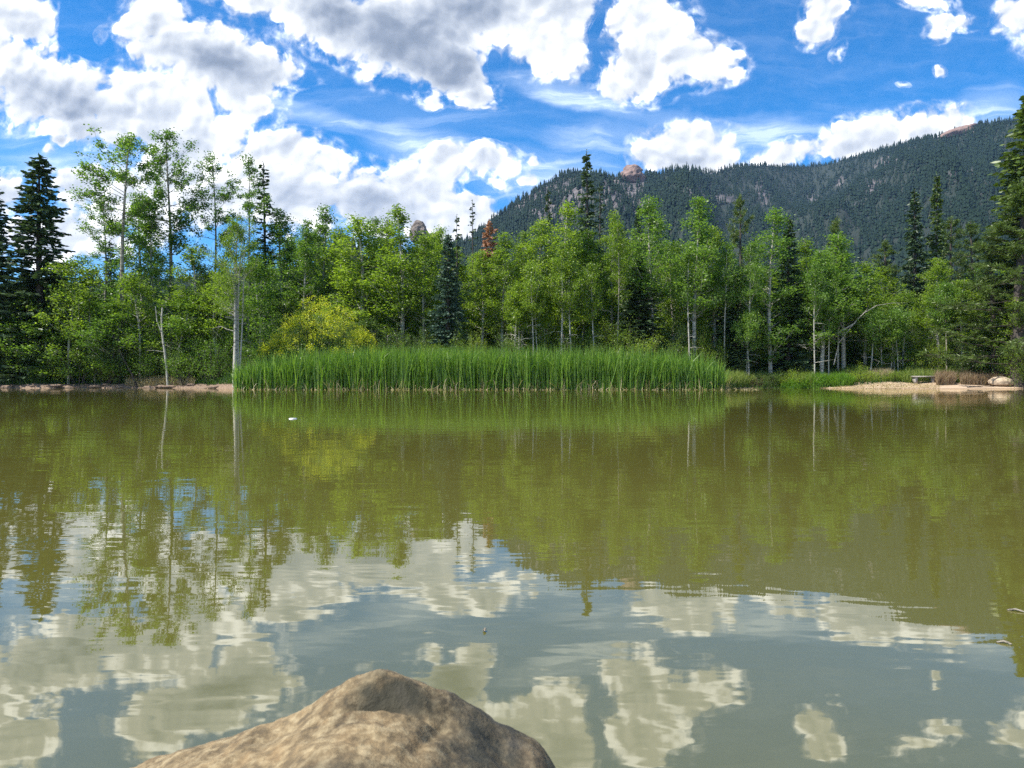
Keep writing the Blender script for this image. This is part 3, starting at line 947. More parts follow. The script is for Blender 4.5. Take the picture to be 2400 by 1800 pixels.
def spruce(seed, H=12.0, R0=1.9, cb=.06, step=.19, nb=12, rbase=.17, droop=.22, ragged=.25, power=.85, gap=0.0, spray=1.0):
    rng = np.random.default_rng(seed)
    W, Nd = Geo(), Geo()
    path = trunk_path(H, rng, .05)
    t = path[:, 2] / H
    W.tube(path, rbase * (1 - t) ** .9 + .012, 8)
    z = H * cb
    A, Bp, Wd = [], [], []
    while z < H * .985:
        f = (z / H - cb) / (1 - cb)
        w = R0 * ((1 - f) ** power * .96 + .04)
        k = max(4, int(nb * (.55 + .45 * (1 - f))))
        tier = rng.uniform(1 - ragged, 1.08)
        for i in range(k):
            if rng.random() < gap: continue
            a = rng.uniform(0, 6.283); Ln = w * tier * rng.uniform(1 - ragged, 1.08)
            base = path_at(path, z + rng.uniform(-.14, .14))
            dr = droop * (1 - .9 * f) - .35 * f
            h = np.array([math.cos(a), math.sin(a), 0])
            qs = np.linspace(0, 1, 5)
            pts = np.array([base + h * Ln * q + np.array([0, 0, -dr * Ln * (q - .35 * q * q * 1.4)]) for q in qs])
            W.tube(pts, .018 * (1 - qs) * (1 - f * .6) + .005, 3)
            m = max(5, int(Ln / .085 * spray))
            s_ = rng.uniform(.10, 1.0, m) ** .8
            side = rng.choice([-1, 1], m)
            p = base + h * Ln * s_[:, None] + np.array([0, 0, 1]) * (-dr * Ln * (s_ - .49 * s_ * s_))[:, None]
            tl = (.14 + .32 * (1 - s_) * min(1, Ln)) * rng.uniform(.6, 1.2, m) + .05
            sv = np.array([-h[1], h[0], 0])
            d = h[None] * rng.uniform(.5, 1.1, m)[:, None] + sv[None] * (side * rng.uniform(.3, 1.0, m))[:, None] + np.array([0, 0, 1]) * rng.uniform(-.45, .18, m)[:, None]
            d /= np.linalg.norm(d, axis=1, keepdims=True)
            A.append(p); Bp.append(p + d * tl[:, None]); Wd.append(rng.uniform(.09, .16, m))
            m2 = max(3, m // 2)                                                                     # hanging twigs give each bough its thickness
            s2 = rng.uniform(.15, .95, m2)
            p2 = base + h * Ln * s2[:, None] + np.array([0, 0, 1]) * (-dr * Ln * (s2 - .49 * s2 * s2))[:, None]
            d2 = rng.normal(size=(m2, 3)) * .45 + np.array([0, 0, -1.0]) * .35 + h * .5
            A.append(p2); Bp.append(p2 + d2 * rng.uniform(.10, .24, m2)[:, None]); Wd.append(rng.uniform(.08, .14, m2))
        z += step * rng.uniform(.7, 1.3) * (.75 + .5 * (1 - f))
    # leader tuft
    m = 30
    zt = rng.uniform(.93, 1.005, m) * H
    p = np.stack([np.interp(zt, path[:, 2], path[:, 0]), np.interp(zt, path[:, 2], path[:, 1]), zt], -1)
    d = rng.normal(size=(m, 3)) * .6 + np.array([0, 0, .8])
    A.append(p); Bp.append(p + d * .11); Wd.append(np.full(m, .05))
    Nd.sticks(np.concatenate(A), np.concatenate(Bp), np.concatenate(Wd), rng)
    return W, Nd


def pine(seed, H=12.0, R0=2.1, cb=.25, nl=46, nt=9, tuft=22, rbase=.2, prof='round', tl=.17, up=(-5, 35)):
    rng = np.random.default_rng(seed)
    W, Nd = Geo(), Geo()
    path = trunk_path(H, rng, .12)
    t = path[:, 2] / H
    W.tube(path, rbase * (1 - t) ** .8 + .02, 8)
    T, D = [], []
    for i in range(nl):
        f = (i + rng.uniform(0, 1)) / nl
        z = H * (cb + (1 - cb) * f * .97)
        w = (1 - f) ** .55 * min(1, .55 + f * 2) if prof == 'round' else ((1 - f) ** .8 * .95 + .05)
        Ln = R0 * max(w, .14) * rng.uniform(.6, 1.15)
        a = rng.uniform(0, 6.283); el = R(rng.uniform(*up))
        base = path_at(path, z); d = np.array([math.cos(a) * math.cos(el), math.sin(a) * math.cos(el), math.sin(el)])
        qs = np.linspace(0, 1, 4)
        pts = np.array([base + d * Ln * q + np.array([0, 0, .18 * Ln * q * q]) for q in qs])
        W.tube(pts, .035 * (1 - qs) * (1 - .6 * f) + .008, 4)
        for k in range(nt):
            s_ = rng.uniform(.35, 1.0)
            p = base + d * Ln * s_ + np.array([0, 0, .18 * Ln * s_ * s_])
            tw = rng.normal(size=3) * .55 + d * .45 + np.array([0, 0, .3])
            q = p + tw * rng.uniform(.12, .42) * min(1.2, .4 + Ln * .35)
            W.tube([p, q], [.010, .006], 3)
            T.append(q); D.append(tw / np.linalg.norm(tw))
    for k in range(6):
        T.append(path_at(path, H * (1 - .02 * k)) + rng.normal(size=3) * .07); D.append(np.array([0, 0, 1.0]))
    T = np.array(T); D = np.array(D); m = len(T)
    idx = np.repeat(np.arange(m), tuft)
    d = rng.normal(size=(len(idx), 3)); d /= np.linalg.norm(d, axis=1, keepdims=True)
    d = d + D[idx] * .55
    p = T[idx] + rng.normal(size=(len(idx), 3)) * .045 - D[idx] * rng.uniform(0, .14, len(idx))[:, None]
    Nd.sticks(p, p + d * tl * rng.uniform(.7, 1.2, len(idx))[:, None], .034, rng)
    return W, Nd


def shrub(seed, H=2.2, R0=1.4, stems=16, ncl=26, ntw=9, leaf=.07, sig=.13, flat=.75):
    rng = np.random.default_rng(seed)
    W, Lf = Geo(), Geo()
    C = []
    for i in range(stems):
        a = rng.uniform(0, 6.283); rr = rng.uniform(.0, 1) ** .6 * R0
        hh = H * math.sqrt(max(.05, 1 - (rr / R0) ** 2 * flat)) * rng.uniform(.78, 1.05)
        b = np.array([math.cos(a), math.sin(a), 0]) * rr * .22
        e = np.array([math.cos(a) * rr, math.sin(a) * rr, hh])
        mid = b * .5 + e * .5 + np.array([0, 0, .12 * H]) + rng.normal(size=3) * .05
        W.tube([b, mid, e], [.022, .014, .005], 4)
        for k in range(ntw):
            s_ = rng.uniform(.22, 1.0)
            p = b * (1 - s_) ** 2 + mid * 2 * s_ * (1 - s_) + e * s_ ** 2
            q = p + rng.normal(size=3) * np.array([.26, .26, .20]) * R0 * .55 + np.array([0, 0, .05])
            q[2] = max(q[2], .08)
            W.tube([p, q], [.007, .003], 3)
            C.append(q)
    C = np.array(C); m = len(C)
    cnt = rng.poisson(ncl, m).clip(3); idx = np.repeat(np.arange(m), cnt)
    pts = C[idx] + rng.normal(size=(len(idx), 3)) * sig * rng.uniform(.7, 1.4, m)[idx][:, None]
    pts[:, 2] = np.maximum(pts[:, 2], .03)
    Lf.leaves(pts, leaf, rng, .6)
    return W, Lf


class Kind:
    """one built tree whose meshes are shared by its copies"""
    def __init__(s, WL_, H, R0, wood, leafm, wname, lname):
        W, Lf = WL_
        s.H, s.R = H, R0
        a = W.make(wname, M[wood], smooth=True); b = Lf.make(lname, M[leafm])
        s.parts = [(wname, a.data, None), (lname, b.data, None)]
        bpy.data.objects.remove(a); bpy.data.objects.remove(b)


rg = random.Random(7)
MATMESH = {}


def mesh_with(me, mat):
    """same mesh, other leaf material"""
    key = (me.name, mat)
    if key not in MATMESH:
        c = me.copy(); c.materials.clear(); c.materials.append(M[mat]); MATMESH[key] = c
    return MATMESH[key]


def plant(kind, name, X, top, depth, hw, label, cat='tree', group=None, base=None, leafm=None, rz=None, tilt=0.0, wood=None):
    """stand a tree at picture position X, its tip at height `top`, crown half width hw, `depth` metres ahead"""
    x = (X - CX) / F * depth
    zb = float(ground_z(x, depth)) - .08 if base is None else base
    zt = EYE + (HZ - top) / F * depth
    H = zt - zb
    Rw = hw / F * depth * (1.7 if name == 'aspen_tree' else 1.35 if name in ('spruce_tree', 'pine_tree') else 1.1)
    o = empty(name, (x, depth, zb), rg.uniform(0, 6.283) if rz is None else rz)
    o.scale = (Rw / kind.R, Rw / kind.R, H / kind.H)
    if tilt: o.rotation_euler = (0, R(tilt), o.rotation_euler[2])
    for i, (pn, me, _) in enumerate(kind.parts):
        if i == 1 and leafm: me = mesh_with(me, leafm)
        if i == 0 and wood: me = mesh_with(me, wood)
        c = bpy.data.objects.new(pn, me); COL.objects.link(c); c.parent = o
    tag(o, label, cat, group)
    return o


ASP = [Kind(broadleaf(100 + i, 12, 1.5, [.22, .3, .16, .26, .2, .34, .12, .28][i], 58, 8, 25, .100, .085, 'cone' if i % 2 else 'oval', (30, 62), .15, dead=3), 12, 1.6, 'aspen_bark', 'aspen_leaf', 'trunk', 'crown') for i in range(8)]
YNG = [Kind(broadleaf(140 + i, 7, 1.5, .08, 46, 8, 25, .096, .05, 'oval', (20, 60), .16, wob=.2), 7, 1.6, 'aspen_bark', 'aspen_leaf', 'trunk', 'crown') for i in range(4)]
TALL = [Kind(broadleaf(*a), 16, 2.0, 'old_bark', 'aspen_leaf_deep', 'trunk', 'crown') for a in (
    (160 + int(.56 * 100), 16, 1.9, .56, 34, 9, 46, .108, .13, 'high', (5, 50), .15, 9, (0, 0), .18, .62),
    (160 + int(.48 * 100), 16, 1.9, .48, 36, 9, 46, .108, .12, 'high', (5, 55), .15, 12, (0, 0), .18, .62),
    (160 + int(.42 * 100), 16, 1.6, .42, 32, 8, 46, .108, .10, 'high', (10, 55), .15, 10, (0, 0), .18, .62),
    (160 + int(.46 * 100), 16, 1.6, .46, 28, 8, 46, .108, .095, 'high', (10, 55), .15, 12, (0, 0), .18, .62))]
SPIRE = Kind(spruce(270, 14, 1.5, .25, .26, 9, .16, .30, .42, .95, .08, 1.5), 14, 1.5, 'dark_bark', 'spruce_needle', 'trunk', 'foliage')
SPR = [Kind(spruce(200 + i, 12, 1.9, [.05, .1, .03, .15][i], power=[.7, .85, .62, .8][i], ragged=[.25, .35, .3, .4][i], gap=[0, .1, .05, .25][i]), 12, 1.9, 'dark_bark', 'spruce_needle', 'trunk', 'foliage') for i in range(4)]
SLIM = [Kind(spruce(220 + i, 14, 1.0, .1, .30, 7, .13, .30, .45, .55, .2, 1.2), 14, 1.0, 'dark_bark', 'spruce_needle', 'trunk', 'foliage') for i in range(2)]
PIN = [Kind(pine(240 + i, 12, 2.1, [.3, .4, .2][i], 44, 9, 22), 12, 2.2, 'dark_bark', 'pine_needle', 'trunk', 'foliage') for i in range(3)]
BIGPINE = Kind(pine(250, 16, 3.2, .10, 120, 13, 22, .3, 'cone', .19, (-20, 25)), 16, 3.3, 'dark_bark', 'pine_needle', 'trunk', 'foliage')
SHR = [Kind(shrub(300 + i), 2.2, 1.5, 'dark_bark', 'willow_leaf', 'stems', 'leaves') for i in range(5)]

# ---- trees one can single out: kind, name, X, top, depth, half width, label, leaf material
T = []
A = lambda *a, **k: T.append((a, k))
# left group
A(SPR[0], 'spruce_tree', -12, 350, 49, 52, 'dark spruce cut off by the left edge of the photo')
A(SPR[2], 'spruce_tree', 88, 338, 50, 84, 'big dark broad spruce at the far left before blue sky')
A(TALL[0], 'aspen_tree', 268, 300, 51, 52, 'tallest-trunked bare aspen, first of the four tall ones from the left', leafm='aspen_leaf_deep', group='four tall thin aspens')
A(TALL[1], 'aspen_tree', 366, 288, 53, 46, 'tall bare-trunked aspen with the highest crown on the left', leafm='aspen_leaf_deep', group='four tall thin aspens')
A(TALL[2], 'aspen_tree', 460, 334, 54, 38, 'tall thin aspen with a narrow gappy crown, third of the four tall ones', leafm='aspen_leaf_deep', group='four tall thin aspens')
A(TALL[3], 'aspen_tree', 536, 340, 54, 34, 'tall thin aspen standing just left of the dark narrow spruce', leafm='aspen_leaf_deep', group='four tall thin aspens')
A(SLIM[0], 'spruce_tree', 571, 354, 56, 30, 'dark narrow spruce right of the four tall aspens')
A(TALL[2], 'aspen_tree', 222, 428, 58, 38, 'shorter gappy aspen between the big spruce and first tall aspen', leafm='aspen_leaf_deep')
A(SPR[1], 'spruce_tree', 240, 520, 66, 30, 'small dark spruce hidden behind the shorter gappy aspen')
A(ASP[4], 'aspen_tree', 312, 418, 57, 44, 'dark green dense tree between the first two tall aspens', leafm='aspen_leaf_deep')
A(ASP[2], 'aspen_tree', 335, 470, 52, 40, 'dark leafy aspen under the second tall aspen', leafm='aspen_leaf_deep')
A(YNG[0], 'aspen_tree', 148, 556, 48.5, 46, 'bright young aspen in front of the big dark spruce', leafm='aspen_leaf')
A(YNG[1], 'aspen_tree', 205, 580, 49, 44, 'round young aspen left of the first tall white trunk', leafm='aspen_leaf')
A(YNG[2], 'aspen_tree', 302, 590, 49, 46, 'round bright aspen right of the first tall white trunk', leafm='aspen_leaf')
A(ASP[0], 'aspen_tree', 418, 532, 50, 48, 'bright aspen under the gap between second and third tall aspens', leafm='aspen_leaf')
A(YNG[3], 'aspen_tree', 470, 600, 49.5, 46, 'low leafy aspen beside the white many-stemmed trunk', leafm='aspen_leaf')
A(YNG[2], 'aspen_tree', 60, 610, 50, 50, 'low dark-leaved tree below the big spruce at far left', leafm='aspen_leaf_deep')
A(YNG[0], 'aspen_tree', 385, 640, 49, 50, 'low bushy aspen behind the leaning broken white stem', leafm='aspen_leaf_deep')
A(YNG[3], 'aspen_tree', 250, 660, 48.8, 52, 'bushy low aspen at the foot of the first tall aspen', leafm='aspen_leaf_deep')
A(YNG[1], 'aspen_tree', 110, 680, 48.8, 54, 'drooping low bush-like aspen over the left bank', leafm='aspen_leaf_deep')
A(YNG[0], 'aspen_tree', 10, 640, 50, 56, 'leafy tree at the left edge under the dark spruce', leafm='aspen_leaf_deep')
A(YNG[2], 'aspen_tree', 560, 560, 49, 46, 'leafy aspen right of the white many-stemmed trunk', leafm='aspen_leaf_deep')
# centre
A(ASP[1], 'aspen_tree', 612, 455, 56, 48, 'first full aspen right of the dark narrow spruce', leafm='aspen_leaf_deep')
A(ASP[3], 'aspen_tree', 655, 478, 54, 36, 'narrow aspen above the left end of the yellow willow', leafm='aspen_leaf_deep')
A(ASP[5], 'aspen_tree', 698, 450, 57, 38, 'knobbly topped aspen above the yellow willow bush', leafm='aspen_leaf_deep')
A(ASP[0], 'aspen_tree', 778, 468, 52, 62, 'wide bright aspen with a dark forked trunk over the yellow willow')
A(ASP[7], 'aspen_tree', 812, 470, 60, 34, 'dark thin aspen between two bright ones left of the granite tower', leafm='aspen_leaf_deep')
A(ASP[6], 'aspen_tree', 868, 448, 51, 56, 'bright tall aspen just left of the granite tower')
A(ASP[2], 'aspen_tree', 845, 475, 54, 30, 'slim aspen top left of the one beside the granite tower')
A(ASP[4], 'aspen_tree', 918, 512, 51, 40, 'round bright aspen below the granite tower')
A(SPR[0], 'spruce_tree', 968, 508, 48.5, 42, 'blue-green spruce in the centre among the aspens', leafm='blue_needle')
A(SLIM[1], 'spruce_tree', 986, 462, 54, 17, 'thin dark spruce spire just behind the blue-green spruce')
A(ASP[3], 'aspen_tree', 950, 490, 56, 34, 'aspen top between the granite tower and thin spruce spire')
A(ASP[1], 'aspen_tree', 1040, 545, 50, 36, 'aspen in front of the orange dead spruce', leafm='aspen_leaf')
A(ASP[5], 'aspen_tree', 1085, 508, 50, 40, 'bright aspen right of the orange dead spruce')
A(ASP[7], 'aspen_tree', 1128, 500, 52, 36, 'bright aspen left of the small spruce against the mountain')
A(SLIM[0], 'spruce_tree', 1186, 408, 58, 17, 'small spruce spire against the mountain left of the tallest')
A(SPIRE, 'spruce_tree', 1268, 328, 58, 42, 'tallest spruce of the wood, towering against the mountain')
A(SLIM[1], 'spruce_tree', 1294, 392, 60, 20, 'ragged shorter spruce touching the tallest spruce on its right')
A(ASP[0], 'aspen_tree', 1168, 478, 51, 42, 'bright aspen below the small spruce spire')
A(ASP[6], 'aspen_tree', 1218, 440, 50, 46, 'tall bright aspen just left of the tallest spruce')
A(ASP[3], 'aspen_tree', 1262, 500, 51, 38, 'bright aspen at the foot of the tallest spruce')
A(ASP[2], 'aspen_tree', 1322, 458, 51, 30, 'narrow pointed aspen right of the tallest spruce')
A(ASP[4], 'aspen_tree', 1352, 520, 53, 34, 'low aspen between narrow aspen and dark spruce')
A(SPR[0], 'spruce_tree', 1380, 448, 54, 28, 'dark spruce top tucked behind the pointed bright aspen')
A(SPR[2], 'spruce_tree', 1378, 560, 49, 64, 'broad dark spruce skirt behind the lime shrub')
A(ASP[5], 'aspen_tree', 1408, 428, 49, 44, 'pointed bright aspen with a leaning white trunk above the lime shrub', leafm='aspen_leaf_pale')
A(ASP[7], 'aspen_tree', 1500, 430, 49, 50, 'tall pointed pale aspen above the right end of the cattails', leafm='aspen_leaf_pale')
A(ASP[1], 'aspen_tree', 1545, 490, 51, 40, 'aspen left of the knobbly ponderosa pine', leafm='aspen_leaf')
A(ASP[4], 'aspen_tree', 1455, 530, 52, 36, 'low aspen between the two tall pointed pale aspens')
A(PIN[1], 'pine_tree', 1602, 425, 55, 38, 'knobbly topped pine standing above the aspens right of centre')
A(SPR[3], 'spruce_tree', 1590, 590, 49.5, 52, 'dark spruce below the knobbly pine, behind thin trunks', leafm='spruce_needle')
A(ASP[6], 'aspen_tree', 1664, 454, 49.5, 50, 'tall pale aspen leaning onto the dark spruce at right', leafm='aspen_leaf_pale')
A(SPR[1], 'spruce_tree', 1702, 470, 50.5, 50, 'dark heavy spruce with a thick bare lower trunk right of centre')
A(ASP[2], 'aspen_tree', 1748, 520, 53, 40, 'small aspen right of the heavy dark spruce')
A(PIN[0], 'pine_tree', 1810, 470, 66, 36, 'round-topped pine rising behind the right-hand aspens')
A(ASP[0], 'aspen_tree', 1775, 540, 49.5, 48, 'spreading pale aspen on the bank right of the dark spruce', leafm='aspen_leaf_pale')
A(ASP[3], 'aspen_tree', 1822, 505, 51, 50, 'bright bushy aspen below the round-topped pine', leafm='aspen_leaf_pale')
A(ASP[5], 'aspen_tree', 1868, 570, 52, 42, 'aspen above the bent dead branch')
A(PIN[2], 'pine_tree', 1905, 520, 64, 46, 'dark pine left of the paired tall spruces')
A(SPR[1], 'spruce_tree', 1975, 410, 57, 44, 'left one of the paired tall spruces before the mountain', leafm='spruce_needle')
A(SPR[3], 'spruce_tree', 2022, 378, 58, 34, 'right one of the paired tall spruces, the taller', leafm='pine_needle')
A(PIN[1], 'pine_tree', 2058, 470, 62, 44, 'dark bushy pine just right of the paired spruces')
A(PIN[0], 'pine_tree', 2100, 478, 60, 44, 'dark bushy pine tucked against the huge right pine')
A(ASP[1], 'aspen_tree', 2028, 558, 50, 34, 'light young aspen in front of the paired spruces', leafm='aspen_leaf')
A(ASP[4], 'aspen_tree', 2080, 605, 49, 36, 'leafy small aspen behind the stone bench', leafm='aspen_leaf')
A(ASP[6], 'aspen_tree', 2140, 612, 49, 38, 'yellowish leafy small aspen behind the reddish grass', leafm='lime_leaf')
A(YNG[0], 'aspen_tree', 1950, 630, 51, 34, 'small leafy aspen over the meadow gap', leafm='aspen_leaf')
A(YNG[2], 'aspen_tree', 1905, 640, 50, 30, 'small aspen with a bent stem beside the log rail', leafm='aspen_leaf')
A(BIGPINE, 'pine_tree', 2200, 385, 45.5, 128, 'huge bushy pine filling the right edge of the photo')
A(PIN[2], 'pine_tree', 2148, 500, 47.5, 60, 'bushy pine low against the left side of the huge right pine')
A(SPR[2], 'spruce_tree', 2222, 205, 47.5, 92, 'very tall dark spruce cut off by the right edge', leafm='pine_needle')
A(YNG[2], 'aspen_tree', 2215, 640, 45.5, 44, 'leafy tree at the right edge under the huge pine', leafm='aspen_leaf')
for a, k in T:
    plant(*a, **k)

# fill trees in the depth of the wood: nothing tells one from its neighbour
frg = np.random.default_rng(99)
for i in range(96):
    X = -60 + 2330 * (i + frg.uniform(0, 1)) / 96
    dep = frg.uniform(53, 74)
    ridge_top = np.interp(X, [0, 200, 350, 560, 640, 900, 1000, 1200, 1500, 1750, 1900, 2212], [560, 600, 600, 560, 500, 510, 540, 520, 530, 560, 580, 560])
    top = ridge_top + frg.uniform(-12, 60)
    if X < 560 and 170 < X: top += 15
    if 1860 < X < 2010 and dep < 62: dep += 8
    if i % 3 == 0:
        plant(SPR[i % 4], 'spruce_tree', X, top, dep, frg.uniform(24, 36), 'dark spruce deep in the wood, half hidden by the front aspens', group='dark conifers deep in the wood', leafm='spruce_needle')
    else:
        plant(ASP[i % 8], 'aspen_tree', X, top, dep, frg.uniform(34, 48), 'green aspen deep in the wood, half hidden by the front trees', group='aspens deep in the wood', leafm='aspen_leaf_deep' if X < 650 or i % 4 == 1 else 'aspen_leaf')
# lower tier of saplings filling the middle of the wood behind the cattails
for i in range(46):
    X = 590 + 1620 * (i + frg.uniform(0, 1)) / 46
    if 1930 < X < 1990: continue
    dep = frg.uniform(50, 58)
    top = frg.uniform(600, 690)
    if i % 5 == 2:
        plant(SPR[i % 3], 'spruce_tree', X, top, dep, frg.uniform(20, 32), 'small spruce growing among the aspen trunks', group='small spruces among the trunks', leafm='spruce_needle')
    else:
        plant(YNG[i % 4], 'aspen_tree', X, top, dep, frg.uniform(26, 40), 'small leafy sapling growing among the aspen trunks', group='saplings among the trunks', leafm='aspen_leaf' if i % 2 else 'willow_leaf')


# ---- special single trees
def special_tree(name, label, X, depth, Wg, Lg, wm, lm, lname, cat='tree', base=None, rz=0, wname='trunk'):
    x = (X - CX) / F * depth
    zb = float(ground_z(x, depth)) - .08 if base is None else base
    o = empty(name, (x, depth, zb), rz)
    Wg.make(wname, M[wm], o, smooth=True)
    if Lg: Lg.make(lname, M[lm], o)
    tag(o, label, cat)
    return o


# the many-stemmed old aspen at the left end of the cattails
Wg, Lg = broadleaf(400, 10.6, 1.9, .40, 60, 9, 28, .080, .12, 'oval', (25, 60), .16, 8, (.25, 0), .10, 1.0, stems=[(.10, .12, .9, .10), (-.10, .05, .8, .09), (.22, .1, .85, .06)])
special_tree('aspen_tree', 'white many-stemmed aspen at the water edge, left end of the cattails', 508, 44.6, Wg, Lg, 'aspen_bark', 'aspen_leaf', 'crown', base=-.05)
# leaning broken white stem
Wg = Geo()
p = np.array([[.05, 0, 0], [-.02, 0, 1.2], [-.15, 0, 2.4], [-.32, 0, 3.6], [-.38, .05, 4.8], [-.34, .08, 5.4]])
Wg.tube(p, [.085, .08, .075, .07, .06, .045], 8)
Wg.tube([p[3], p[3] + [-.35, 0, .9], p[3] + [-.45, 0, 1.9]], [.045, .035, .02], 5)
Wg.tube([p[2], p[2] + [-.7, 0, .1], p[2] + [-1.2, 0, .12]], [.02, .014, .006], 4)
for i in range(5):
    Wg.tube([p[4], p[4] + np.array([rg.uniform(-.5, .4), rg.uniform(-.3, .3), rg.uniform(.1, .5)])], [.02, .006], 4)
special_tree('dead_aspen', 'crooked broken white aspen stem leaning over the left bank', 361, 47.6, Wg, None, 'aspen_bark', None, None)
# dark leaning stem on the left bank
Wg = Geo()
Wg.tube([[.5, 0, -.1], [.1, 0, .9], [-.5, 0, 2.0], [-1.1, .1, 3.4], [-1.5, .2, 4.6]], [.06, .055, .045, .035, .015], 6)
for i in range(7):
    b = np.array([[.1, 0, .9], [-.5, 0, 2.0], [-1.1, .1, 3.4]][i % 3]); Wg.tube([b, b + np.array([rg.uniform(-.6, .6), rg.uniform(-.3, .3), rg.uniform(.3, 1.0)])], [.018, .005], 4)
special_tree('leaning_stem', 'thin dark bare stem leaning left over the pink bank', 282, 48.0, Wg, None, 'dark_bark', None, None, cat='dead tree')
# pale bent bough over a pale lean sapling, right bank
Wg = Geo()
d_ = 48.6
def rel(X, Yd, X0, base):
    q = P(X, Yd, d_); return [q.x - (X0 - CX) / F * d_, 0, q.z - base]
x0 = (1801 - CX) / F * d_; zb = float(ground_z(x0, d_)) - .05
pts = [rel(*q, 1801, zb) for q in ((1801, 788), (1807, 762), (1812, 740), (1826, 722), (1838, 706), (1850, 692), (1866, 676), (1893, 660), (1925, 655), (1955, 654))]
Wg.tube(pts, [.038, .036, .034, .032, .032, .032, .028, .022, .014, .006], 6)
Wg.tube([rel(1846, 698, 1801, zb), rel(1822, 712, 1801, zb), rel(1806, 722, 1801, zb), rel(1795, 732, 1801, zb)], [.045, .05, .03, .012], 6)
Wg.tube([rel(1866, 676, 1801, zb), rel(1872, 668, 1801, zb), rel(1876, 660, 1801, zb)], [.015, .01, .004], 4)
Wg.tube([rel(1826, 722, 1801, zb), rel(1816, 700, 1801, zb), rel(1822, 690, 1801, zb)], [.02, .014, .006], 4)
special_tree('bent_sapling', 'grey bare sapling bent in a long arc over the right bank', 1801, d_, Wg, None, 'grey_wood', None, None, cat='dead tree', base=zb)
# orange dead spruce and two bare snags
Wg, Lg = spruce(420, 14, 1.7, .40, .22, 10, .12, .05, .45, .5, .12, 1.6)
o = special_tree('dead_spruce', 'orange-brown dead spruce standing against the left foot of the mountain', 1057, 60, Wg, Lg, 'grey_wood', 'dead_needle', 'foliage')
o.scale = (.95, .95, (EYE + (HZ - 474) / F * 60 - o.location.z) / 14)
Wg, Lg = spruce(431, 14, .8, .2, .42, 4, .11, .05, .6, .5, .45, .25)
o = special_tree('snag', 'thin half-dead bare spruce spire against the cloud left of the orange one', 1022, 57, Wg, Lg, 'dark_bark', 'spruce_needle', 'foliage', cat='dead tree')
o.scale = (.9, .9, (EYE + (HZ - 434) / F * 57 - o.location.z) / 14)

# clearly seen pale trunks behind the cattails and on the right bank
TR = [(1112, 640, 47.2, .055), (1120, 650, 47.6, .045), (1152, 600, 47, .045), (1163, 640, 47.8, .05), (1177, 660, 48.2, .04), (1212, 560, 47, .075), (1234, 600, 47.2, .07), (1284, 600, 47.4, .055), (1333, 520, 47.8, .045), (1490, 560, 47.8, .06), (1565, 560, 48.8, .06), (1612, 560, 48.6, .065), (1618, 700, 48.2, .04), (1760, 600, 48.4, .055), (1790, 640, 48.8, .045), (1810, 600, 51, .09), (1880, 690, 49.2, .05), (1925, 700, 49.6, .04), (1932, 710, 49.8, .04), (1940, 690, 49.4, .035), (2045, 640, 48.9, .05), (2120, 700, 48.3, .04)]
names = {0: 'leftmost pale trunk of the pair behind the cattails left of centre', 1: 'right pale trunk of the close pair behind the cattails', 2: 'thin pale trunk right of the close pair behind the cattails', 3: 'slightly leaning pale trunk behind the cattails, centre', 4: 'thinnest pale trunk behind the cattails, centre',
         5: 'thick white spotted trunk behind the cattails below the tallest spruce', 6: 'second thick white trunk below the tallest spruce', 7: 'slim pale trunk right of the two thick white ones', 8: 'dark-sided slim trunk behind the cattails near the lime shrub', 9: 'slim trunk behind the right part of the cattails', 10: 'pale trunk where the cattails end',
         11: 'leaning grey trunk beside the knobbly pine foot', 12: 'thin short trunk right of the leaning grey one', 13: 'white trunk on the bank behind the bright green mound', 14: 'thin trunk just left of the bent pale sapling foot', 15: 'thick white banded trunk behind the bent sapling', 16: 'curved pale trunk beside the log rail',
         17: 'left of the three thin trunks at the meadow', 18: 'middle of the three thin trunks at the meadow', 19: 'right of the three thin trunks at the meadow', 20: 'dark upright trunk behind the stone bench', 21: 'short pale trunk behind the reddish grass'}
for i, (X, top, dep, r0) in enumerate(TR):
    lean = {3: -.25, 11: .35, 16: .55, 8: .0}.get(i, rg.uniform(-.12, .12))
    x = (X - CX) / F * dep; zb = float(ground_z(x, dep)) - .1
    H = EYE + (HZ - top) / F * dep - zb
    Wg, Lg = broadleaf(500 + i, H * 1.12, 1.15, .50, 34, 7, 26, .095, r0 * .8, 'oval', (20, 60), .15, 4, (lean, 0), .10)
    special_tree('aspen_tree', 'slender aspen, ' + names[i], X, dep, Wg, Lg, 'aspen_bark' if i not in (8, 20) else 'old_bark', 'aspen_leaf' if i < 9 else 'aspen_leaf_pale', 'crown', base=zb)


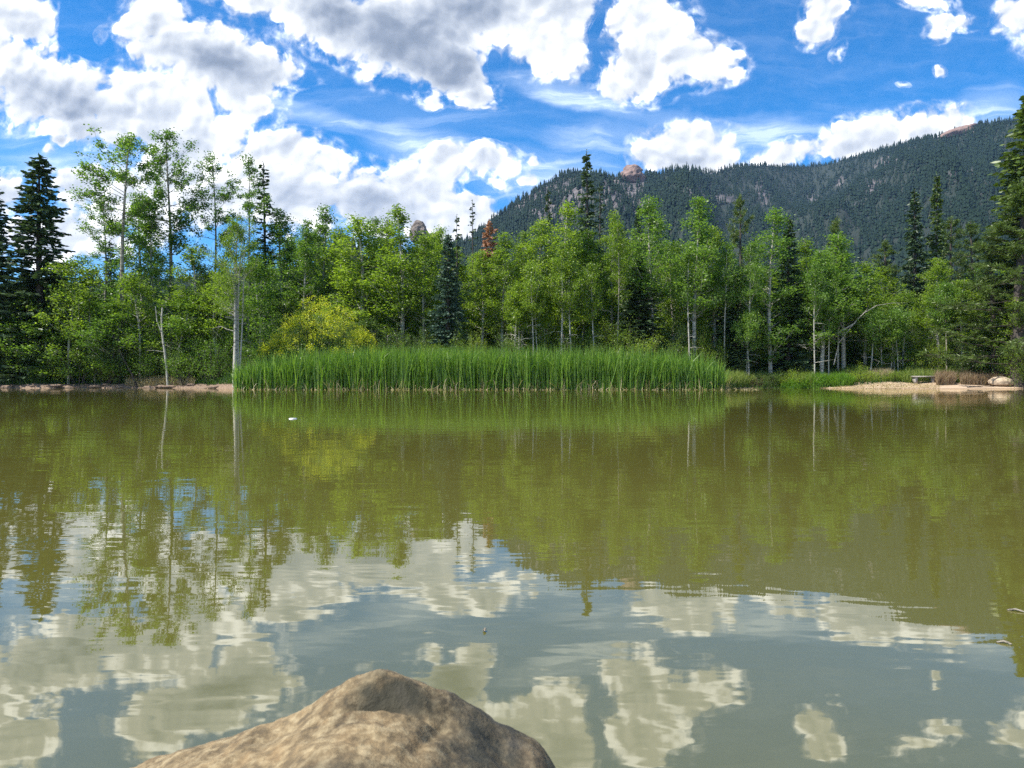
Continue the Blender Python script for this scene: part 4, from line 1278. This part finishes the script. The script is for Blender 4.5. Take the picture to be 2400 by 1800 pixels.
# ------------------------------------------------------------------ shrubs
def willow_bush():
    dep = 46.5
    o = plant(SHR[0], 'willow_bush', 690, 668, dep, 88, 'large willow bush with bright yellow tips at the left of the cattails', cat='shrub')
    for c in list(o.children): bpy.data.objects.remove(c)
    o.scale = (1, 1, 1); o.rotation_euler = (0, 0, 0)
    Hh = EYE + (HZ - 645) / F * dep - o.location.z
    Rr_ = 112 / F * dep
    W, Lf, g = Geo(), Geo(), Geo()
    r = np.random.default_rng(331)
    lobes = [(-.05, 0, 1.0, .52), (-.48, .1, .80, .42), (.42, -.1, .86, .46), (.78, .1, .62, .34), (-.82, -.1, .52, .32), (.15, -.5, .66, .45), (-.30, -.5, .55, .42), (.62, -.5, .48, .36)]
    for i, (lx, ly, lh, lr) in enumerate(lobes):
        w2, l2 = shrub(340 + i, Hh * lh * .95, Rr_ * lr, 20, 26, 12, .085, .16, .7)
        off = np.array([lx * Rr_, ly * Rr_ * .6, 0])
        for src, dst in ((w2, W), (l2, Lf)):
            vv = np.concatenate(src.v) + off; ff = np.concatenate(src.f) + dst.n
            dst.v.append(vv); dst.f.append(ff); dst.n += len(vv)
        C = []
        for k in range(84 if ly > -.3 else 30):
            a = r.uniform(0, 6.283); q = r.uniform(0, 1) ** .5
            zz = Hh * lh * math.sqrt(max(.05, 1 - q * q * .7)) * r.uniform(.84, 1.07)
            C.append([lx * Rr_ + math.cos(a) * q * Rr_ * lr * 1.05, ly * Rr_ * .6 + math.sin(a) * q * Rr_ * lr, zz])
        C = np.array(C); idx = np.repeat(np.arange(len(C)), 34)
        g.leaves(C[idx] + r.normal(size=(len(idx), 3)) * .13, .085, r, .6)
    W.make('stems', M['dark_bark'], o, True); Lf.make('leaves', M['willow_leaf'], o)
    g.make('yellow_leaves', M['yellow_leaf'], o)


willow_bush()
S = [
    (1385, 724, 46.0, 62, 'lime green shrub behind the right part of the cattails', 'lime_leaf'),
    (925, 735, 46.4, 40, 'pale green shrub rising over the middle cattails', 'lime_leaf'),
    (968, 742, 46.3, 34, 'small pale shrub right of the one over the middle cattails', 'willow_leaf'),
    (1040, 738, 46.6, 30, 'low shrub among thin trunks behind the cattails, centre', 'willow_leaf'),
    (860, 720, 47.0, 46, 'grey-green shrub right of the yellow willow', 'willow_leaf'),
    (1440, 745, 46.8, 40, 'dull shrub right of the lime green one', 'willow_leaf'),
    (1280, 735, 47.0, 44, 'dull green shrub left of the lime green one', 'willow_leaf'),
    (1210, 740, 47.5, 40, 'dull green shrub between the two thick white trunks', 'willow_leaf'),
    (590, 700, 46.6, 52, 'dark shrub between the white aspen and yellow willow', 'aspen_leaf_deep'),
    (545, 745, 45.9, 40, 'dark low shrub above the left end of the cattails', 'aspen_leaf_deep'),
    (455, 730, 47.3, 58, 'dark shrub left of the white many-stemmed trunk', 'aspen_leaf_deep'),
    (402, 755, 47.6, 46, 'dark low shrub right of the crooked white stem', 'aspen_leaf_deep'),
    (320, 740, 48.8, 52, 'dark shrub between leaning stems on the left bank', 'aspen_leaf_deep'),
    (235, 700, 48.8, 58, 'glossy grey-green shrub at the foot of the first tall aspen', 'willow_leaf'),
    (170, 735, 48.6, 54, 'grey-green shrub left of the glossy one on the left bank', 'aspen_leaf_deep'),
    (105, 745, 49.0, 58, 'dark shrub on the left bank under the big spruce', 'aspen_leaf_deep'),
    (30, 735, 49.2, 60, 'bright green low shrub near the left edge', 'aspen_leaf'),
    (-40, 730, 49.2, 50, 'dark shrub at the very left edge', 'aspen_leaf_deep'),
    (2226, 730, 44.1, 46, 'leafy bush overhanging the water at the right edge', 'aspen_leaf'),
    (2160, 720, 46.8, 50, 'yellow-green bush behind the beach boulder', 'aspen_leaf_pale'),
    (2090, 730, 48.8, 56, 'tangled bush behind the dark grass tuft', 'willow_leaf'),
    (2010, 740, 49.6, 46, 'bush with a few yellow leaves behind the stone bench', 'lime_leaf'),
    (1650, 800, 47.9, 44, 'low herb bush on the bank right of the cattails', 'willow_leaf'),
    (1712, 795, 47.8, 44, 'low dark herb bush left of the bright green mounds', 'aspen_leaf'),
    (1862, 790, 47.6, 50, 'dull green bush right of the bright green mounds', 'aspen_leaf'),
    (1930, 800, 47.2, 46, 'low green bush left of the stone bench', 'aspen_leaf'),
    (1700, 760, 52, 46, 'shrub in the shade behind the thick spruce trunk', 'aspen_leaf_deep'),
    (1640, 752, 53, 46, 'shrub in the shade below the knobbly pine', 'aspen_leaf_deep'),
    (1540, 740, 50, 44, 'dark shrub behind the right end of the cattails', 'willow_leaf'),
]
for i, (X, top, dep, hw, lab, lm) in enumerate(S):
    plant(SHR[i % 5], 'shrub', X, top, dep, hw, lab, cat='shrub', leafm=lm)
for i in range(34):
    X = 600 + 1500 * (i + frg.uniform(0, 1)) / 34
    if 1850 < X < 2000: continue
    plant(SHR[i % 5], 'shrub', X, frg.uniform(705, 750), frg.uniform(49, 60), frg.uniform(36, 58), 'undergrowth bush in the shade among the trunks', cat='shrub', group='undergrowth bushes among the trunks', leafm=['aspen_leaf_deep', 'willow_leaf', 'aspen_leaf'][i % 3])
for i in range(12):
    X = -40 + 560 * (i + frg.uniform(0, 1)) / 12
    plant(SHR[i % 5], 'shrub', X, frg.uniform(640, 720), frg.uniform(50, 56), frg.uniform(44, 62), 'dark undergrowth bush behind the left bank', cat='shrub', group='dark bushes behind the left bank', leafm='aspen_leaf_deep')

for i in range(40):
    X = 596 + 960 * (i + frg.uniform(0, 1)) / 40
    plant(SHR[i % 5], 'shrub', X, frg.uniform(690, 752), frg.uniform(46.8, 50), frg.uniform(30, 50), 'low leafy bush just behind the cattails', cat='shrub', group='low bushes just behind the cattails', leafm=['willow_leaf', 'aspen_leaf', 'lime_leaf', 'aspen_leaf'][i % 4])
for i in range(22):
    X = 1600 + 620 * (i + frg.uniform(0, 1)) / 22
    if 1930 < X < 1985: continue
    plant(SHR[i % 5], 'shrub', X, frg.uniform(690, 755), frg.uniform(50.5, 55), frg.uniform(34, 54), 'sunlit bush at the back of the right bank', cat='shrub', group='bushes at the back of the right bank', leafm=['aspen_leaf', 'aspen_leaf_pale', 'willow_leaf'][i % 3])
for i in range(14):
    X = -30 + 540 * (i + frg.uniform(0, 1)) / 14
    plant(SHR[i % 5], 'shrub', X, frg.uniform(730, 780), frg.uniform(48.6, 49.6), frg.uniform(34, 50), 'low green bush at the edge of the left bank', cat='shrub', group='low bushes at the edge of the left bank', leafm=['aspen_leaf', 'willow_leaf', 'aspen_leaf_deep'][i % 3])


# ------------------------------------------------------------------ cattails and grasses
def blades(px, py, pz, h, w, rng, lean=.16, curl=.2):
    """bent ribbon blades, three segments each"""
    n = len(px)
    a = rng.uniform(0, 6.283, n); l = rng.normal(0, lean, n) * h; c = np.abs(rng.normal(0, curl, n)) * h
    b = rng.uniform(0, 6.283, n)
    ts = np.array([0, .4, .75, 1.0]); ws = np.array([1.0, 1.0, .7, .05])
    V = []
    for t, ww in zip(ts, ws):
        off = l * t + c * t ** 3
        zt = h * t - np.abs(c) * .5 * t ** 4
        x = px + np.cos(a) * off; y = py + np.sin(a) * off
        V.append(np.stack([x - np.cos(b) * w * ww / 2, y - np.sin(b) * w * ww / 2, pz + zt], -1))
        V.append(np.stack([x + np.cos(b) * w * ww / 2, y + np.sin(b) * w * ww / 2, pz + zt], -1))
    V = np.stack(V, 1).reshape(-1, 3)
    base = np.arange(n)[:, None] * 8
    Fc = np.concatenate([base + np.array([[0 + 2 * k, 1 + 2 * k, 3 + 2 * k, 2 + 2 * k]]) for k in range(3)])
    return V, Fc


def patch(name, label, n, region, hfun, w, mat, rng, lean=.16, curl=.2, cat='grass', zoff=0, clump=0.0):
    X0, X1, d0, d1 = region
    X = rng.uniform(X0, X1, n); dep = d0(X) + (d1(X) - d0(X)) * rng.uniform(0, 1, n) if callable(d0) else rng.uniform(d0, d1, n)
    if clump:
        cl = fbm2(X * clump, dep * 1.3, 61, 3)
        keep = cl + rng.uniform(-.15, .15, n) > .42
        X, dep = X[keep], dep[keep]
    x = (X - CX) / F * dep
    z = np.maximum(ground_z(x, dep), -.25) + zoff
    h = hfun(X, dep, rng)
    V, Fc = blades(x, dep, z, h, w * rng.uniform(.7, 1.3, len(X)), rng, lean, curl)
    o = link_mesh(name, V, [Fc], M[mat])
    tag(o, label, cat, kind='stuff')
    return o


rng = np.random.default_rng(77)
CTX = [500, 520, 560, 620, 700, 760, 900, 1000, 1150, 1300, 1400, 1480, 1540, 1580]
CTY = [815, 802, 788, 774, 764, 757, 754, 752, 757, 760, 765, 772, 786, 812]


def cat_h(X, dep, rng):
    top = np.interp(X, CTX, CTY) + (fbm2(X * .12, dep * .9, 71, 3) - .5) * 24
    zt = EYE + (HZ - top) / F * 43.5
    x = (X - CX) / F * dep
    return np.clip((zt - ground_z(x, dep)) * (.62 + .48 * rng.uniform(0, 1, len(X)) ** 1.3), .4, 3.0)


patch('cattails', 'dense bed of tall green cattails along the far shore', 27000, (506, 1564, 40.6, 45.4), cat_h, .040, 'cattail', rng, .11, .20, 'cattails')
patch('dead_cattails', 'pale dry blades bent low among the green cattails', 1500, (506, 1580, 40.4, 42.0), lambda X, d, r: r.uniform(.2, 1.2, len(X)), .030, 'dry_grass', rng, .35, .5, 'cattails')
patch('reed_litter', 'broken straw litter floating at the foot of the cattails', 520, (506, 1640, 40.1, 40.9), lambda X, d, r: r.uniform(.05, .22, len(X)), .03, 'dry_grass', rng, 1.6, 1.2, 'litter', zoff=.24)
patch('beach_litter', 'straw-coloured reed litter strewn over the sandy beach', 2600, (1730, 2030, 44.0, 46.3), lambda X, d, r: r.uniform(.04, .12, len(X)), .028, 'dry_grass', rng, 2.2, 1.2, 'litter', zoff=.0)
sh = lambda X: np.interp(X, SHX, SHY)
patch('bank_grass', 'mixed green grass and herbs on the right bank', 26000, (1572, 2230, lambda X: sh(X) + 1.9 + (X > 1750) * 1.0, lambda X: sh(X) + 7.5), lambda X, d, r: r.uniform(.35, .85, len(X)) * (.6 + .8 * fbm2(X * .03, d * .5, 81, 3)), .022, 'grass', rng, .2, .35)
patch('shore_grass', 'tall grass between the cattails and the bank', 11000, (1550, 1760, lambda X: sh(X) + .1, lambda X: sh(X) + 2.5), lambda X, d, r: r.uniform(.4, 1.15, len(X)), .026, 'grass', rng, .2, .3)
patch('meadow_grass', 'bright grass of the sunny meadow between the trunks', 16000, (1560, 2230, 52, 66), lambda X, d, r: r.uniform(.15, .4, len(X)), .04, 'lush_grass', rng, .25, .3)
patch('reddish_grass', 'reddish seeding grass by the boulder on the beach', 9000, (2075, 2190, 45.8, 48.2), lambda X, d, r: r.uniform(.3, .85, len(X)), .018, 'red_grass', rng, .18, .25)
patch('dark_grass_tuft', 'purple-brown grass tuft right of the stone bench', 2600, (2022, 2062, 45.6, 47.2), lambda X, d, r: r.uniform(.35, .95, len(X)), .018, 'red_grass', rng, .22, .25)
patch('tan_grass', 'tan seeding grass on the bank by the log rail', 3500, (1872, 1925, 47.5, 49.6), lambda X, d, r: r.uniform(.35, .9, len(X)), .018, 'dry_grass', rng, .18, .25)
patch('red_stem_grass', 'rusty grass where the cattails meet the bank', 2400, (1590, 1650, 47.6, 49.6), lambda X, d, r: r.uniform(.35, .85, len(X)), .018, 'red_grass', rng, .18, .25)
patch('shade_herbs', 'dark green herbs under the trees of the left bank', 26000, (-120, 520, lambda X: sh(X) + .55, lambda X: sh(X) + 7), lambda X, d, r: r.uniform(.15, .6, len(X)) * (.5 + fbm2(X * .03, d * .5, 82, 3)), .03, 'shade_herb', rng, .3, .4)
patch('bank_straw', 'dry pale grass hanging at the left shore by the crooked stem', 4200, (270, 420, lambda X: sh(X) + .3, lambda X: sh(X) + 1.8), lambda X, d, r: r.uniform(.2, .7, len(X)), .02, 'dry_grass', rng, .3, .5)
patch('wood_floor_plants', 'low green plants on the shaded wood floor', 22000, (560, 2200, 46.5, 58), lambda X, d, r: r.uniform(.12, .5, len(X)), .04, 'shade_herb', rng, .4, .4)


def mound(X, Yd, dep, hw, hh, lab, seed):
    """lush grass mound"""
    r = np.random.default_rng(seed); n = 2600
    x0 = (X - CX) / F * dep; Rw = hw / F * dep; H = hh / F * dep
    a = r.uniform(0, 6.283, n); q = r.uniform(0, 1, n) ** .5
    px = x0 + np.cos(a) * q * Rw * .8; py = dep + np.sin(a) * q * Rw * .7
    h = H * (1 - .45 * q ** 2) * r.uniform(.7, 1.1, n)
    V, Fc = blades(px, py, ground_z(px, py), h, .028 * r.uniform(.7, 1.3, n), r, .22, .45)
    o = link_mesh('grass_mound', V, [Fc], M['lush_grass'])
    tag(o, lab, 'grass mound')


mound(1765, 805, 47.2, 40, 36, 'round bright green grass mound left of its twin on the right bank', 1)
mound(1812, 808, 46.9, 38, 34, 'round bright green grass mound nearest the beach', 2)
mound(1715, 815, 47.4, 34, 24, 'low green grass mound right of the rusty grass', 3)


# ------------------------------------------------------------------ bench, log rail, shed, floating bits
def box(g, x0, x1, y0, y1, z0, z1, bev=.015):
    v = np.array([[x, y, z] for z in (z0, z1) for y in (y0, y1) for x in (x0, x1)], float)
    # chamfer the top by an extra inset ring
    c = np.array([[x0 + bev, y0 + bev, z1], [x1 - bev, y0 + bev, z1], [x1 - bev, y1 - bev, z1], [x0 + bev, y1 - bev, z1]])
    lo = [[x0, y0, z0], [x1, y0, z0], [x1, y1, z0], [x0, y1, z0]]
    mi = [[x0, y0, z1 - bev], [x1, y0, z1 - bev], [x1, y1, z1 - bev], [x0, y1, z1 - bev]]
    V = np.array(lo + mi + c.tolist())
    Fq = [[3, 2, 1, 0]] + [[i, (i + 1) % 4, 4 + (i + 1) % 4, 4 + i] for i in range(4)] + [[4 + i, 4 + (i + 1) % 4, 8 + (i + 1) % 4, 8 + i] for i in range(4)] + [[8, 9, 10, 11]]
    g.add(V, Fq)


def bench():
    dep = 46.6
    x = (1996 - CX) / F * dep; z = float(ground_z(x, dep))
    o = empty('stone_bench', (x, dep, z - .03), R(4))
    top = EYE + (HZ - 812) / F * dep - z + .03
    g = Geo(); box(g, -.80, .80, -.2, .2, top - .085, top, .02); g.make('seat', M['grey_wood'], o)
    for sx in (-.66, .56):
        g = Geo(); box(g, sx - .06, sx + .14, -.15, .15, 0, top - .087, .01); g.make('leg', M['grey_wood'], o)
    tag(o, 'low pale stone bench on the sandy beach', 'bench')


bench()


def log_rail():
    dep = 56
    a = P(1915, 779, dep); b = P(1990, 779, dep)
    z = float(ground_z((a.x + b.x) / 2, dep)) + .45
    o = empty('log_rail', ((a.x + b.x) / 2, dep, float(ground_z((a.x + b.x) / 2, dep))))
    h = (b.x - a.x) / 2
    g = Geo(); g.tube([[-h * 1.25, 0, .47], [-h * .3, .02, .44], [h * .6, 0, .45], [h * 1.1, 0, .43]], [.06, .055, .05, .045], 7); g.make('rail', M['dark_bark'], o, True)
    for sx in (-.75, .5):
        g = Geo(); g.tube([[h * sx, 0, -.1], [h * sx + .35, 0, .42]], [.05, .045], 6); g.make('brace', M['dark_bark'], o, True)
    tag(o, 'fallen dark log rail across the sunny meadow gap', 'log')
    # fallen log on the beach
    q = P(2115, 834, 44.3)
    g = Geo(); g.tube([[-.55, 0, .02], [0, .1, .06], [.6, .25, .08]], [.03, .035, .02], 6)
    o = g.make('driftwood', M['dark_bark'], None, True); o.location = (q.x, 44.6, float(ground_z(q.x, 44.6)) + .01)
    tag(o, 'dark driftwood stick lying on the sand below the boulder', 'driftwood')


log_rail()


def simple_mat(name, c, rough=.7):
    m, N, L, B = mat_nodes(name)
    a = tex(N, L, 6, 5, .6)
    L.new(ramp_node(N, L, a, [(.3, tuple(x * .8 for x in c)), (.7, c)]), B.inputs['Base Color'])
    B.inputs['Roughness'].default_value = rough
    return m


M['white_paint'] = simple_mat('white_paint', (.75, .75, .74)); M['tan_wall'] = simple_mat('tan_wall', (.5, .45, .38))


def shed():
    dep = 82
    x = (1342 - CX) / F * dep
    zt = EYE + (HZ - 686) / F * dep
    zb = float(ground_z(x, dep))
    o = empty('shed', (x, dep, zb - .1), R(8))
    h = zt - zb
    g = Geo(); box(g, -1.5, 1.5, -1.2, 1.2, 0, h - .7); g.make('wall', M['tan_wall'], o)
    g = Geo()
    g.add(np.array([[-1.8, -1.5, h - .75], [1.8, -1.5, h - .75], [1.8, 0, h], [-1.8, 0, h], [1.8, 1.5, h - .75], [-1.8, 1.5, h - .75], [-1.8, -1.5, h - .83], [1.8, -1.5, h - .83], [1.8, 1.5, h - .83], [-1.8, 1.5, h - .83]]),
          [[0, 1, 2, 3], [3, 2, 4, 5], [6, 9, 8, 7], [0, 6, 7, 1], [5, 4, 8, 9]])
    g.make('roof', M['white_paint'], o)
    tag(o, 'white roof glimpsed through the spruce left of the leaning white trunk', 'building')


shed()


def floaters():
    r = np.random.default_rng(3)
    q = (632 - CX) / F; d = EYE / ((905 - HZ) / F)
    g = Geo(); a = np.linspace(0, 2 * np.pi, 15)[:-1]
    ring = np.stack([np.cos(a) * .06, np.sin(a) * .045, np.full(14, .012)], -1) * (1 + .2 * np.sin(3 * a))[:, None]
    ring[:, 2] = .012
    V = np.concatenate([ring, [[0, 0, .016]], ring * [1, 1, 0]])
    Fq = [[i, (i + 1) % 14, 14] for i in range(14)]
    g.v.append(V); g.f.append(np.array(Fq)); g.f.append(np.array([[15 + i, 15 + (i + 1) % 14, (i + 1) % 14, i] for i in range(14)])); g.n = len(V)
    o = g.make('floating_foam', M['white_paint'], None, True); o.location = (q * d, d, 0)
    tag(o, 'white scrap floating on the water before the left cattails', 'foam')
    for (X, Yd, L_, lab) in ((2198, 1322, .06, 'dark floating twig near the right edge of the water, the upper one'), (2172, 1392, .05, 'dark floating twig near the right edge of the water, the lower one'), (1046, 1366, .015, 'tiny brown speck of a leaf floating on the near water')):
        d = EYE / ((Yd - HZ) / F)
        g = Geo(); g.tube([[-L_ / 2 * d / 2, 0, .004], [0, .01, .012], [L_ / 2 * d / 2, -.01, .006]], [.004, .007, .003], 6)
        for k in range(4):
            g.tube([[0, .01, .01], [r.uniform(-L_, L_) * .5, r.uniform(-L_, L_) * .4, .016]], [.002, .001], 4)
        c = np.array([[r.uniform(-.5, .5) * L_, r.uniform(-.3, .3) * L_, .01] for k in range(3)])
        g.leaves(c, .008, r)
        o = g.make('floating_twig', M['old_bark']); o.location = ((X - CX) / F * d, d, 0); o.rotation_euler = (0, 0, R(-25)); o.scale = (.7, .5, .4) if L_ > .03 else (.5, .5, .5)
        tag(o, lab, 'twig')


floaters()

# ------------------------------------------------------------------ air
USE_HAZE = True
if USE_HAZE:
    g = Geo()
    x0, x1, y0, y1, z0, z1 = -5200, 5200, -700, 3900, -420, 700
    v = np.array([[x, y, z] for z in (z0, z1) for y in (y0, y1) for x in (x0, x1)], float)
    g.add(v, [[0, 2, 3, 1], [4, 5, 7, 6], [0, 1, 5, 4], [2, 6, 7, 3], [0, 4, 6, 2], [1, 3, 7, 5]])
    m = bpy.data.materials.new('haze'); m.use_nodes = True
    N, L = m.node_tree.nodes, m.node_tree.links
    N.remove(N['Principled BSDF'])
    pv = N.new('ShaderNodeVolumePrincipled'); pv.inputs['Color'].default_value = (.34, .58, 1, 1)
    pv.inputs['Density'].default_value = .00006
    L.new(pv.outputs[0], N['Material Output'].inputs['Volume'])
    o = g.make('haze', m); tag(o, 'thin blue mountain haze', 'haze', kind='stuff')
